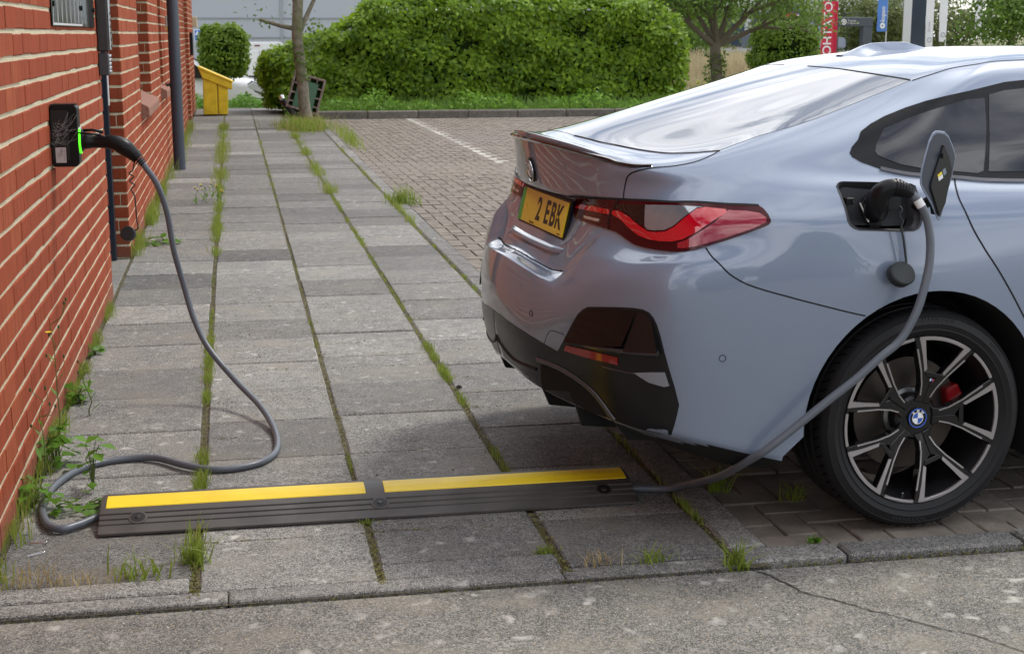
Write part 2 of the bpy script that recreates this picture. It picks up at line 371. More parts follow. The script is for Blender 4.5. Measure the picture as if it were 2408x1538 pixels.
def brick_run(face, y0, y1, z0, z1, x=-.71, off=0.0, skip=None):
    """bricks of one wall plane: face '+x' runs along y, face '-y' runs along x (then y0, y1 are x limits and x is the plane's y)"""
    c0 = int(round(z0 / CO)); c1 = int(math.ceil(z1 / CO - 1e-6))
    for c in range(c0, c1):
        s = y0 - ((c % 2) * BLN / 2 + off) % BLN - .02 * ((c * 7) % 3)
        while s < y1:
            a, b = max(s, y0), min(s + BLN - PJ, y1); s += BLN
            if b - a < .02: continue
            za, zb = c * CO + BJ / 2, min((c + 1) * CO - BJ / 2, z1)
            if zb - za < .02: continue
            if skip and skip(a, b, za, zb): continue
            bricks.append((face, x, a, b, za, zb))
TOPZ = 3.05
WIN = [(11.94, 13.50), (15.36, 15.98)]
SILL = .96
brick_run('+x', 1.2, 8.42, 0, TOPZ)
def inwin(a, b, za, zb): return False
segs = [(9.94, WIN[0][0]), (WIN[0][1], WIN[1][0]), (WIN[1][1], 24.2)]
for a, b in segs: brick_run('+x', a, b, 0, TOPZ, off=.05)
for a, b in WIN: brick_run('+x', a, b, 0, SILL - .02, off=.05)
brick_run('+x', 8.42, 9.94, 2.28, TOPZ)
brick_run('+x', 26.1, 29.6, 0, TOPZ, off=.1); brick_run('+x', 24.2, 26.1, 0, TOPZ, x=-.80)
brick_run('-y', -.965, -.713, 0, TOPZ, x=9.94)                # pier face beside the door
brick_run('-y', -.86, -.713, SILL, TOPZ, x=WIN[0][1]); brick_run('-y', -.86, -.713, SILL, TOPZ, x=WIN[1][1])
brick_run('-y', -.86, -.713, 0, TOPZ, x=26.1)
brick_run('-y', -1.4, -.713, 0, TOPZ, x=1.2)
def bshow(t):
    f, x, a, b, za, zb = t; p = (x, (a + b) / 2, (za + zb) / 2) if f == '+x' else ((a + b) / 2, x, (za + zb) / 2)
    if p[1] < 2: return 0
    px, py, dz = campx(p)
    if not (40 < px < 2400 and 20 < py < 1520): return 0
    inc = abs(p[0]) / dz if f == '+x' else 1.0
    return (b - a) * (zb - za) * inc / dz ** 2
bricks.sort(key=bshow, reverse=True)
rest = MB(); D = .03
for k, (f, x, a, b, za, zb) in enumerate(bricks):
    j = r.uniform(-.002, .002); pro = r.uniform(0, .003)
    if f == '+x': bx = (x - D, x + pro, a, b, za + j, zb + j)
    else: bx = (a, b, x - pro, x + D, za + j, zb + j)
    if k < 300:
        q = MB(); q.box(*bx); me = q.mesh("brick", .0035, 1); me.transform(BL); c = Vector(((bx[0] + bx[1]) / 2, (bx[2] + bx[3]) / 2, (bx[4] + bx[5]) / 2)) + Vector((.71, -8, 0))
        me.transform(Matrix.Translation(-c)); o = link("brick", me, m_brick, BLD); o.location = c
    else: rest.box(*bx)
me = frm("bricks", rest.v, rest.f); me.transform(BL); link("further_bricks", me, m_brick, BLD, kind="stuff")
# mortar body behind the bricks, a few millimetres back
b = MB(); R_ = .0035
b.box(-5, -.71 - R_, 1.2, 8.42 - R_, 0, TOPZ)
for a, c in segs: b.box(-5, -.71 - R_, a + R_, c - R_ * (c < 24), 0, TOPZ)
for a, c in WIN: b.box(-5, -.71 - R_, a - R_, c + R_, 0, SILL - .02); b.box(-5, -.86, a - R_, c + R_, SILL, TOPZ)
b.box(-5, -.97, 8.42 - R_, 9.94 + R_, 0, TOPZ); b.box(-.97, -.71 - R_, 8.42 - R_, 9.94 + R_, 2.28, TOPZ)
b.box(-5, -.80 - R_, 24.2, 26.1, 0, TOPZ); b.box(-5, -.71 - R_, 26.1 + R_, 29.6, 0, TOPZ)
bobj(b, "mortar", m_mortar)
b = MB(); b.prism([(-.30, 3.00), (-.30, 3.10), (-2.9, 4.6), (-5.2, 3.3), (-5.2, 3.0)], 'y', .9, 29.9); bobj(b, "roof", mat("roof_tile", (.10, .045, .03), .8))
# gable end verge seen past the far corner
b = MB(); b.prism([(29.55, 1.60), (29.80, 1.60), (29.80, 1.66), (29.62, 1.80), (29.55, 1.80)], 'x', -.95, -.62); bobj(b, "corner_coping", m_mortar, bevel=.01)
# door in the recess
m_dfr = mat("door_frame_blue", (.014, .020, .034), .35, 0, .5, coat=.3); m_door = mat("door_paint", (.03, .04, .06), .3)
b = MB(); b.box(-.93, -.90, 8.50, 9.86, .03, 2.2); door = bobj(b, "door", m_door)
for a, c in ((8.425, 8.50), (9.85, 9.935)):
    b = MB(); b.box(-.965, -.795, a, c, 0.0, 2.28); bobj(b, "door_frame", m_dfr, bevel=.003)
b = MB(); b.box(-.965, -.795, 8.50, 9.85, 2.2, 2.28); bobj(b, "door_frame", m_dfr)
b = MB(); b.box(-.797, -.790, 9.86, 9.925, 1.02, 1.30); bobj(b, "notice", mat("white_notice", (.72, .72, .72), .6))
# windows: glass, frame and a sloping special-brick sill
m_wglass = mat("window_glass", (.02, .022, .026), .03, 0, .6); m_wfr = mat("window_frame", (.035, .04, .05), .4)
m_sill = mat("sill_brick", (.27, .125, .085), .85); _n = noise(m_sill, worldco(m_sill), 60, 5, .7); lk(m_sill, ramp(m_sill, _n, [(.3, (.17, .075, .05)), (.7, (.36, .19, .14))]), bsdf(m_sill).inputs['Base Color']); bump(m_sill, _n, .6, .01)
for a, c in WIN:
    b = MB(); b.box(-.858, -.845, a, c, SILL, 2.4); w = bobj(b, "window", m_wglass)
    b = MB(); b.box(-.857, -.800, a, a + .05, SILL, 2.4); bobj(b, "frame", m_wfr, w)
    b = MB(); b.box(-.857, -.800, c - .05, c, SILL, 2.4); bobj(b, "frame", m_wfr, w)
    b = MB(); b.box(-.857, -.800, a + .05, c - .05, SILL, SILL + .06); bobj(b, "frame", m_wfr, w)
    n = max(2, int((c - a + .2) / .115)); L = (c - a + .12) / n
    for i in range(n):
        q = MB(); q.prism([(-.86, SILL + .02), (-.80, SILL + .03), (-.652, SILL - .045), (-.645, SILL - .06), (-.645, SILL - .125), (-.70, SILL - .14), (-.86, SILL - .14)], 'y', a - .06 + i * L, a - .06 + (i + 1) * L - .006)
        bobj(q, "sill", m_sill, w, bevel=.003)
# things fixed to the wall, each its own thing
def wallthing(name, label, cat, y, z): return thing(name, label, cat, (-.71, y, z))
m_grey = mat("grey_plastic", (.05, .055, .062), .4); m_dk = mat("charger_black", (.005, .005, .006), .38, 0, .25)
t = wallthing("wall_speaker", "tall dark grey intercom box on brick corner above the key safe", "intercom", 8.33, 1.49)
MB().box(0.002, .062, -.045, .045, -.105, .20).obj("housing", mat("intercom_body", (.035, .036, .038), .35), t, bevel=.006)
MB().box(.0625, .072, -.040, .040, -.098, .19).obj("front_plate", mat("intercom_plate", (.42, .44, .47), .25, .7), t, bevel=.003)
for i in range(6): MB().box(.0722, .0735, -.028, .028, -.085 + i * .035, -.070 + i * .035).obj("slot", m_dk, t)
t = wallthing("key_safe", "small black key safe with round steel buttons under the intercom", "key safe", 8.32, 1.318)
MB().box(0.002, .058, -.04, .04, -.062, .058).obj("housing", m_grey, t, bevel=.006)
for i in range(5):
    for s in (-1, 1): MB().lathe([(0, .012), (.007, .011), (.009, .004), (.009, 0)], 10, M=Matrix.Translation((.058, s * .017, -.040 + i * .021)) @ Matrix.Rotation(PI / 2, 4, 'Y')).obj("button", m_chrome, t, smooth=True, sharp=50)
t = wallthing("wall_plaque", "reflective green tinted metal plaque with zigzag lines high on the brick wall", "plaque", 7.15, 1.72)
MB().box(.004, .010, -.93, .93, -.21, .20).obj("panel", mat("plaque_mirror", (.05, .062, .055), .06, .6), t, bevel=.002)
for i in range(7):
    a = -.92 + i * .17
    MB().add([(.0106, a, -.20), (.0106, a + .012, -.20), (.0106, a + .097, .1), (.0106, a + .085, .1)], [(0, 1, 2, 3)]).obj("etched_line", mat("etch", (.45, .45, .44), .5), t)
    MB().add([(.0106, a + .085, .1), (.0106, a + .097, .1), (.0106, a + .182, -.20), (.0106, a + .17, -.20)], [(0, 1, 2, 3)]).obj("etched_line", mat("etch2", (.45, .45, .44), .5), t)
MB().box(.0102, .0112, -.93, .27, -.205, -.196).obj("etched_line", mat("etch3", (.5, .5, .5), .5), t)
for y in (-.90, .25, .90): MB().tube([(.010, y, -.12), (.018, y, -.12)], .012, 10).obj("fixing", m_dk, t)
# drainpipe
t = thing("drainpipe", "dark grey blue downpipe standing clear of the brick wall", "drainpipe", (-.60, 16.5, 0))
m_pipe = mat("pipe_grey", (.040, .052, .075), .38, 0, .5, coat=.2)
MB().tube([(0, 0, .005), (0, 0, 3.1)], .064, 28).obj("pipe", m_pipe, t, smooth=True, sharp=50)
MB().tube([(0, 0, .90), (0, 0, .96)], .070, 28).obj("collar", m_pipe, t, smooth=True, sharp=50)
MB().box(-.108, -.05, -.015, .015, .915, .945).obj("bracket", m_pipe, t)
t = wallthing("meter_box", "narrow black box on the far brick pier near the corner", "meter box", 27.3, 1.30)
MB().box(.002, .05, -.3, .3, -.20, .20).obj("box", m_dk, t, bevel=.004); MB().box(.0502, .055, -.26, .26, -.17, .17).obj("lid", m_grey, t, bevel=.003)
t = wallthing("wall_light", "small yellow topped lantern on wall just before the downpipe", "lantern", 17.2, 1.62)
MB().box(.002, .05, -.06, .06, -.07, .06).obj("lens", mat("lantern_glass", (.45, .45, .42), .2), t, bevel=.004); MB().box(.002, .055, -.065, .065, -.095, -.072).obj("base", mat("lantern_yellow", (.6, .45, .05), .4), t)
# ---------------------------------------------------------------- the charger on the wall
CH = wallthing("wall_charger", "black charge box with glowing green ring and cobweb on brick wall", "charger", 6.02, 1.085)
b = MB(); b.prism([(0.002, -.115), (.010, -.122), (.095, -.122), (.107, -.110), (.107, .108), (.100, .118), (.010, .118), (.002, .112)], 'y', -.052, .050); b.obj("housing", m_dk, CH, bevel=.003)
MB().box(.006, .072, -.0545, -.0523, -.095, .10).obj("side_cover", mat("charger_side", (.006, .006, .006), .45), CH, bevel=.001)
MB().box(.006, .100, -.048, .048, .1185, .123).obj("top_cover", m_dk, CH)
MR = Matrix.Translation((.107, -.01, -.02)) @ Matrix.Rotation(PI / 2, 4, 'Y')
MB().lathe([(0, .0), (.047, .0), (.047, .010), (.040, .018), (.034, .022), (0, .022)], 40, M=MR).obj("socket", m_dk, CH, smooth=True, sharp=35)
gl = mat("green_led", (.05, .5, .02), .3, emit=(.10, 1.0, .02), estr=1.1); wl_ = mat("led_white", (.6, .62, .6), .3)
for k in range(48):
    a0, a1 = 2 * PI * k / 48, 2 * PI * (k + 1) / 48; lit = 20 < k < 47 or True
    top = abs(((a0 + a1) / 2) - PI) < .55
    vs = []
    for a in (a0, a1):
        for rr, h in ((.0475, .001), (.0525, .001), (.0525, .008), (.0475, .009)): vs.append(MR @ Vector((rr * math.cos(a), rr * math.sin(a), h)))
    MB().add(vs, [(0, 1, 5, 4), (1, 2, 6, 5), (2, 3, 7, 6)]).obj("led_ring", wl_ if top else gl, CH)
lb = MB().box(.018, .058, -.0556, -.0548, -.105, -.045).obj("rating_label", mat("label_paper", (.50, .44, .43), .6), CH)
m_ink2 = mat("label_ink", (.02, .02, .02), .6)
def label_text(tx, size, x, z, rot=-PI / 2):
    me = text_mesh(tx, size, .0001); me.transform(Matrix.Translation((x, -.0560, z)) @ Matrix.Rotation(PI / 2, 4, 'X') @ Matrix.Rotation(rot, 4, 'Z')); link("label_print", me, m_ink2, lb)
label_text("CE", .014, .040, -.058); label_text("SOCKET TYPE 2 32A", .0048, .052, -.076); label_text("230V 50Hz IP54", .0038, .032, -.076); label_text("Serial no. 0041", .0032, .026, -.076)
MB().lathe([(.0045, 0), (.0045, .0006), (.0055, .0006), (.0055, 0)], 16, M=Matrix.Translation((.040, -.0556, -.074)) @ Matrix.Rotation(PI / 2, 4, 'X')).obj("label_mark", m_ink2, lb)
m_web = mat("cobweb", (.62, .60, .58), .9)
r = random.Random(4)
for k in range(26):
    x0 = r.uniform(.0, .05); z0 = r.uniform(-.03, .06); x1 = min(.106, x0 + r.uniform(.02, .09)); z1 = z0 + r.uniform(-.02, .05); m_ = ((x0 + x1) / 2, -.062, min(z0, z1) - r.uniform(0, .018))
    MB().tube(catmull([(x0, -.0565, z0), m_, (x1, -.0565, z1)], 5), .00022, 4).obj("web_strand", m_web, CH)
MB().tube([(.122, -.012, .018), (.16, -.014, .020), (.20, -.016, .010)], [.006, .005, .007], 8).obj("socket_lid", m_dk, CH, smooth=True)
# ================================================================ foliage helpers
def leaf_mat(name, c0, c1, trans=.35, rough=.5):
    m = mat(name, c0, rough, 0, .35); i = nd(m, "ShaderNodeNewGeometry").outputs['Random Per Island']
    c = mixc(m, i, c0, c1); big = noise(m, worldco(m), 2.2, 3); c = mixc(m, ramp(m, big, [(.42, (.0, .0, .0)), (.75, (.4, .4, .4))]), c, tuple(min(1, x * 1.35) for x in c1))
    lk(m, c, bsdf(m).inputs['Base Color'])
    t = nd(m, "ShaderNodeBsdfTranslucent"); lk(m, mixc(m, .5, c, tuple(min(1, x * 2.0) for x in c1)), t.inputs['Color'])
    mx = nd(m, "ShaderNodeMixShader"); mx.inputs[0].default_value = trans; out = m.node_tree.nodes["Material Output"]
    lk(m, bsdf(m).outputs[0], mx.inputs[1]); lk(m, t.outputs[0], mx.inputs[2]); lk(m, mx.outputs[0], out.inputs['Surface']); return m
def leaves_mesh(P, Nrm, size, seed, up=.35, spread=.9, aspect=.62):
    """P (n,3) positions, Nrm (n,3) outward directions; one folded four-point leaf each"""
    g = np.random.default_rng(seed); n = len(P); P = np.asarray(P, float); Nn = np.asarray(Nrm, float) + g.normal(0, spread, (n, 3)); Nn[:, 2] += up
    Nn /= np.linalg.norm(Nn, axis=1)[:, None] + 1e-9; t = g.normal(0, 1, (n, 3)); t[:, 2] -= .5
    t -= Nn * (t * Nn).sum(1)[:, None]; t /= np.linalg.norm(t, axis=1)[:, None] + 1e-9; b = np.cross(Nn, t)
    s = size * g.uniform(.6, 1.35, n)[:, None]; w = s * aspect * .5
    V = np.empty((n, 4, 3)); V[:, 0] = P; V[:, 1] = P + t * s * .5 + b * w + Nn * s * .12; V[:, 2] = P + t * s; V[:, 3] = P + t * s * .5 - b * w + Nn * s * .12
    me = bpy.data.meshes.new("leaves"); me.vertices.add(4 * n); me.vertices.foreach_set('co', V.reshape(-1))
    me.loops.add(4 * n); me.loops.foreach_set('vertex_index', np.arange(4 * n)); me.polygons.add(n)
    me.polygons.foreach_set('loop_start', np.arange(n) * 4); me.update(calc_edges=True); return me
def blades_mesh(P, H, Wd, seed, lean=.35, curl=.5):
    g = np.random.default_rng(seed); n = len(P); P = np.asarray(P, float); a = g.uniform(0, 2 * PI, n); d = np.stack([np.cos(a), np.sin(a), np.zeros(n)], 1); sd = np.stack([-np.sin(a), np.cos(a), np.zeros(n)], 1)
    ph = g.uniform(0, 2 * PI, n); sd = np.stack([np.cos(ph), np.sin(ph), np.zeros(n)], 1)
    H = np.broadcast_to(H, n)[:, None] * g.uniform(.55, 1.3, n)[:, None]; L = np.minimum(np.abs(g.normal(0, lean, n)), .70)[:, None]; w = np.broadcast_to(Wd, n)[:, None] * g.uniform(.7, 1.3, n)[:, None]
    z = np.array([0, 0, 1.0]); V = np.empty((n, 5, 3)); m1 = P + d * L * H * .35 + z * H * .55; tip = P + d * L * H * (1 + curl) + z * H * np.sqrt(np.clip(1 - np.minimum(L * .8, .9) ** 2, .1, 1))
    V[:, 0] = P - sd * w * .5; V[:, 1] = P + sd * w * .5; V[:, 2] = m1 + sd * w * .42; V[:, 3] = m1 - sd * w * .42; V[:, 4] = tip
    me = bpy.data.meshes.new("blades"); me.vertices.add(5 * n); me.vertices.foreach_set('co', V.reshape(-1)); k = (np.arange(n) * 5)[:, None]; idx = np.concatenate([k + np.array([[0, 1, 2, 3]]), k + np.array([[3, 2, 4]])], 1).reshape(-1); me.loops.add(7 * n); me.loops.foreach_set('vertex_index', idx)
    ls = np.empty(2 * n, int); ls[0::2] = np.arange(n) * 7; ls[1::2] = np.arange(n) * 7 + 4; me.polygons.add(2 * n); me.polygons.foreach_set('loop_start', ls); me.update(calc_edges=True); return me
def tube_tree(b, p, d, L, r0, depth, rnd, ends, splits=3, spread=.6):
    pts = [Vector(p)]; dd = Vector(d).normalized()
    for i in range(4): dd = (dd + Vector((rnd.uniform(-.12, .12), rnd.uniform(-.12, .12), rnd.uniform(-.04, .10)))).normalized(); pts.append(pts[-1] + dd * L / 4)
    b.tube(catmull(pts, 3), [r0 * (1 - .45 * i / 12) for i in range(13)], 8 if r0 > .03 else 5, caps=False)
    if depth == 0: ends.append((pts[-1], dd)); return
    for k in range(splits):
        a = 2 * PI * k / splits + rnd.uniform(-.4, .4); o = dd.orthogonal().normalized(); o.rotate(Matrix.Rotation(a, 3, dd))
        tube_tree(b, pts[-1 - (k % 2)], dd + o * spread * rnd.uniform(.7, 1.3), L * rnd.uniform(.6, .8), r0 * .55, depth - 1, rnd, ends, splits, spread)
m_hedge = leaf_mat("hedge_leaf", (.050, .112, .007), (.195, .305, .016), .36); m_top = leaf_mat("topiary_leaf", (.06, .12, .010), (.17, .26, .022), .3)
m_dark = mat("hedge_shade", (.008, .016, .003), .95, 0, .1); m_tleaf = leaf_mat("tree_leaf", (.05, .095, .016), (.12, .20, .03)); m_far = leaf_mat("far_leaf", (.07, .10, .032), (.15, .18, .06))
m_bark = mat("bark", (.16, .135, .10), .9); _n = noise(m_bark, objco(m_bark), 14, 6, .6); _c = ramp(m_bark, _n, [(.3, (.085, .075, .05)), (.6, (.22, .19, .145))])
_n2 = noise(m_bark, objco(m_bark), 2.2, 4); lk(m_bark, mixc(m_bark, ramp(m_bark, _n2, [(.45, (0, 0, 0)), (.65, (.7, .7, .7))]), _c, (.10, .13, .04)), bsdf(m_bark).inputs['Base Color']); bump(m_bark, _n, .6, .02)

# ---------------------------------------------------------------- the long hedge
HG = thing("hedge", "long clipped green beech hedge behind the parking bay kerb", "hedge", (4.8, 28.0, 0))
g = np.random.default_rng(1)
hx = np.array([.70, 1.2, 1.9, 2.35, 2.6, 3.5, 5, 6.5, 7.6, 8.3, 8.75, 8.95]); hz = np.array([1.05, 1.25, 1.48, 1.72, 2.02, 2.08, 2.10, 2.10, 2.08, 2.00, 1.72, 1.25])
def hedge_pts(n):
    x = g.uniform(.68, 8.95, n); t = np.interp(x, hx, hz) + .06 * np.sin(x * 5.1) + .05 * np.sin(x * 13.7 + 1); z = g.uniform(.10, 1, n) ** .9 * t
    d = .10 * np.sin(x * 2.3 + z * 3.1) + .07 * np.sin(x * 6.1 - z * 5) + .05 * np.sin(z * 9 + x * 2)
    cap = np.clip((z / t - .93) / .07, 0, 1); low = np.clip((.35 - z) / .35, 0, 1)
    y = 27.75 + d + cap ** 2 * .25 + low * .10 + np.abs(g.normal(0, .06, n)) + np.clip((.9 - x) / .3, 0, 1) * .2 + np.clip((x - 8.5) / .45, 0, 1) ** 2 * .5
    x = x - low * np.sign(x - 4.8) * np.clip((np.abs(x - 4.8) - 3.2), 0, 1) * .5
    N = np.stack([np.where(x < .95, -.6, 0) + np.where(x > 8.6, .5, 0), -1 + 0 * x, .15 + cap * .9], 1); return np.stack([x, y, z], 1), N
P1, N1 = hedge_pts(17000)
n = 11000; x = g.uniform(.7, 8.9, n); t = np.interp(x, hx, hz); P2 = np.stack([x, g.uniform(27.95, 29.3, n), t + g.normal(0, .05, n)], 1); N2 = np.tile([0, -.15, 1.0], (n, 1))
n = 3000; z = g.uniform(.15, 1.1, n); P3 = np.stack([.68 + g.normal(0, .05, n) + .08 * np.sin(z * 6), g.uniform(27.8, 29.3, n), z], 1); N3 = np.tile([-1, -.2, .2], (n, 1))
Pq = np.concatenate([P1, P2, P3]); Nq = np.concatenate([N1, N2, N3]); Pq -= np.array([4.8, 28.0, 0])
link("foliage", leaves_mesh(Pq, Nq, .108, 2, up=.25, spread=.5), m_hedge, HG, kind="stuff")
b = MB(); b.prism([(-3.95, .08)] + [(a - 4.8 + (.12 if a < 2 else 0) - (.12 if a > 8 else 0), c - .17) for a, c in zip(hx, hz)] + [(3.6, .08)], 'y', -.06, 1.25); b.obj("shade_core", m_dark, HG)  # solid near-black core: painted shade showing through the gaps between leaves
for k in range(14): q = random.Random(k); x0 = -3.7 + k * .55; MB().tube([(x0, .12, -.05), (x0 + q.uniform(-.05, .05), .0, .4)], .012, 6).obj("stem", m_bark, HG)
# nettles and rank grass between kerb and hedge
n = 5200; x = g.uniform(.95, 8.4, n); P_ = np.stack([x, g.uniform(26.35, 27.8, n), .05 + g.uniform(0, 1, n) ** 1.4 * (.24 + .12 * np.sin(x * 3.1) + .08 * np.sin(x * 7.7))], 1)
link("nettles", leaves_mesh(P_, np.tile([0, -.5, 1.0], (n, 1)), .075, 5, up=.5), leaf_mat("nettle_leaf", (.085, .19, .012), (.17, .32, .03)), kind="stuff", label="bright green nettles and weeds along the foot of the hedge", cat="weeds")
n = 3800; x = g.uniform(1.0, 8.6, n); link("rank_grass", blades_mesh(np.stack([x, g.uniform(26.3, 27.6, n), np.full(n, -.03)], 1), .34, .016, 6), leaf_mat("rank_grass_blade", (.08, .16, .02), (.15, .25, .05)), kind="stuff", label="uncut grass growing behind the far kerb", cat="grass")
n = 2600; x = g.uniform(-.9, 1.1, n); link("low_weeds", leaves_mesh(np.stack([x, g.uniform(30.2, 31.6, n), np.full(n, -.05) + g.uniform(0, 1, n) ** 1.5 * (.18 + .12 * np.sin(x * 6))], 1), np.tile([0, -.5, 1.0], (n, 1)), .08, 7, up=.5), leaf_mat("weed_leaf", (.06, .15, .015), (.13, .26, .03)), kind="stuff", label="low green weeds at the end of the path behind the yellow bin", cat="weeds")

# ---------------------------------------------------------------- clipped bushes
def topiary(label, x, y, zc, rx, rz, n, seed, zbase):
    o = thing("topiary_bush", label, "bush", (x, y, zbase), 0, "clipped round bushes"); g = np.random.default_rng(seed); u = g.normal(0, 1, (n, 3)); u /= np.linalg.norm(u, axis=1)[:, None]
    q = np.sign(u) * np.abs(u) ** .62; q /= (np.abs(q) ** 2.6).sum(1)[:, None] ** (1 / 2.6)
    lump = 1 + .06 * np.sin(u[:, 0] * 7 + seed) * np.sin(u[:, 2] * 6) + .04 * np.sin(u[:, 1] * 11 + 2)
    Pp = q * lump[:, None] * g.uniform(.80, 1.03, n)[:, None] * np.array([rx, rx * .9, rz]); Pp[:, 2] += zc - zbase
    link("foliage", leaves_mesh(Pp, u, .085, seed + 1, up=.3, spread=.6), m_top, o, kind="stuff")
    b = MB(); pr = [(0, -1), (.55, -.97), (.85, -.75), (.95, -.2), (.93, .5), (.7, .9), (0, 1)]; b.lathe([(a * rx * .84, c * rz * .84 + zc - zbase) for a, c in pr], 20); b.obj("shade_core", m_dark, o, smooth=True)  # dark solid inside the bush, its colour stands for shade among the leaves
    MB().tube([(0, 0, -.1), (.02, 0, zc - zbase)], .05, 8).obj("stem", m_bark, o); return o
topiary("rounded clipped bush behind the yellow bin, in front of grey building", -.15, 34, 1.10, .56, .60, 10500, 3, -.25)
topiary("rounded clipped bush right of the small tree, beside red banners", 14.02, 36, 1.10, .88, .76, 14000, 4, .1)

# ---------------------------------------------------------------- tree by the path
T1 = thing("path_tree", "slender grey trunked tree standing in the path beside a tipped crate", "tree", (1.17, 23.8, -.05))
b = MB(); tp = [(.06, 0, 0), (.0, 0, .18), (-.035, 0, .5), (-.05, 0, .8), (-.085, 0, 1.15), (-.11, 0, 1.45), (-.10, 0, 1.75), (-.08, 0, 2.1)]
b.tube(catmull(tp, 5), [.15 - .055 * min(1, i / 8) - .012 * i / 36 for i in range(36)], 14, caps=False); ends = []; rn = random.Random(2)
for d, L, rr, z in (((-1, -.1, .20), .62, .042, 1.60), ((.40, .1, .95), .9, .045, 1.45), ((-.45, .4, 1.3), .9, .05, 2.0), ((.3, -.4, 1.3), .9, .05, 2.05), ((0, .3, 1), .9, .055, 2.08)):
    tube_tree(b, (-.10, 0, z), d, L, rr, 0 if d[0] == -1 else 2, rn, ends, 3, .55)
b.obj("trunk", m_bark, T1, smooth=True)
g = np.random.default_rng(8); Pp = []; 
for e, dd in ends:
    if e.z > 2.05 or e.x < -.6:
        for k in range(40): Pp.append(tuple(e + Vector(g.normal(0, .22, 3)) + Vector((0, 0, .1))))
for c, s, k in (((-.03, -.06, .86), .06, 26), ((.10, -.05, 1.35), .10, 60), ((-.22, -.04, 1.30), .06, 22), ((.18, .0, 1.6), .1, 50), ((-.06, -.08, 1.12), .07, 24)):
    for i in range(k): Pp.append(tuple(Vector(c) + Vector(g.normal(0, s, 3))))
Pp = np.array(Pp); Pp = Pp[(Pp[:, 2] > 1.62) | (np.arange(len(Pp)) >= len(Pp) - 182)]
link("crown", leaves_mesh(Pp, np.tile([0, -.4, .6], (len(Pp), 1)), .075, 9, spread=.9), m_tleaf, T1, kind="stuff")

# ---------------------------------------------------------------- small tree past the hedge
T2 = thing("spreading_tree", "small spreading tree with ivy on its trunk right of the hedge", "tree", (11.22, 33, .0))
b = MB(); b.tube(catmull([(.06, 0, -.1), (.02, 0, .3), (-.03, 0, .8), (-.05, 0, 1.15), (-.02, 0, 1.35)], 5), [.155 - .04 * i / 20 for i in range(21)], 14, caps=False); ends = []; rn = random.Random(5)
for d, L, rr in (((-1, -.2, .50), 1.1, .08), ((-.6, .3, .9), 1.0, .08), ((.35, -.1, 1.0), 1.0, .09), ((1, .1, .45), 1.2, .085), ((.75, -.4, .7), 1.1, .08), ((-.2, -.5, .8), .9, .07), ((0, .5, 1), 1.1, .08)): tube_tree(b, (-.03, 0, 1.2), d, L, rr, 2, rn, ends, 3, .6)
b.obj("trunk", mat("dark_bark", (.12, .10, .075), .9), T2, smooth=True)
Pp = []
for e, dd in ends:
    for k in range(190): Pp.append(tuple(e + Vector(g.normal(0, 1, 3)) * .30))
for k in range(2600): Pp.append((g.uniform(-2.0, 2.1), g.uniform(-1.2, 1.2), 1.85 + abs(g.normal(0, .55))))
for k in range(330): a = g.uniform(0, 2 * PI); z = g.uniform(.35, 1.05); Pp.append((-.03 + .19 * math.cos(a) + g.normal(0, .04), .19 * math.sin(a), z))
Pp = np.array(Pp); Pp = Pp[(Pp[:, 2] > 1.35) | (np.hypot(Pp[:, 0], Pp[:, 1]) < .45)]
link("crown", leaves_mesh(Pp, np.tile([0, -.3, .7], (len(Pp), 1)), .085, 11, spread=.9), m_tleaf, T2, kind="stuff")

# ---------------------------------------------------------------- dry meadow beyond the hedge
def gnd_z(x, y):
    i = max(0, min(len(xs) - 2, int(np.searchsorted(xs, x) - 1))); j = max(0, min(len(ys) - 2, int(np.searchsorted(ys, y) - 1)))
    tx = (x - xs[i]) / (xs[i + 1] - xs[i]); ty = (y - ys[j]) / (ys[j + 1] - ys[j]); Z = lambda a, c: gz_(xs[a], ys[c])
    return (Z(i, j) * (1 - tx) + Z(i + 1, j) * tx) * (1 - ty) + (Z(i, j + 1) * (1 - tx) + Z(i + 1, j + 1) * tx) * ty
n = 9000; X = g.uniform(8.6, 17.5, n); Y = g.uniform(29, 47, n); Zs = np.array([gnd_z(a, c) for a, c in zip(X, Y)])
m_dry = leaf_mat("dry_grass", (.26, .21, .12), (.42, .35, .22), .25, .8)
link("dry_meadow", blades_mesh(np.stack([X, Y, Zs], 1), np.where(Y > 38, .62, .26), .022, 12, .22, .3), m_dry, kind="stuff", label="pale dry meadow grass beyond the right end of hedge", cat="grass")
n = 900; X = g.uniform(9.5, 13.2, n); Y = g.uniform(31, 35, n); link("yellow_shrubs", leaves_mesh(np.stack([X, Y, np.array([gnd_z(a, c) for a, c in zip(X, Y)]) + g.uniform(0, .25, n) * (np.sin(X * 4) > 0)], 1), np.tile([0, -.4, 1], (n, 1)), .09, 13), leaf_mat("yellow_leaf", (.22, .24, .02), (.34, .34, .05)), kind="stuff", label="yellow green ground plants around the small tree", cat="plants")

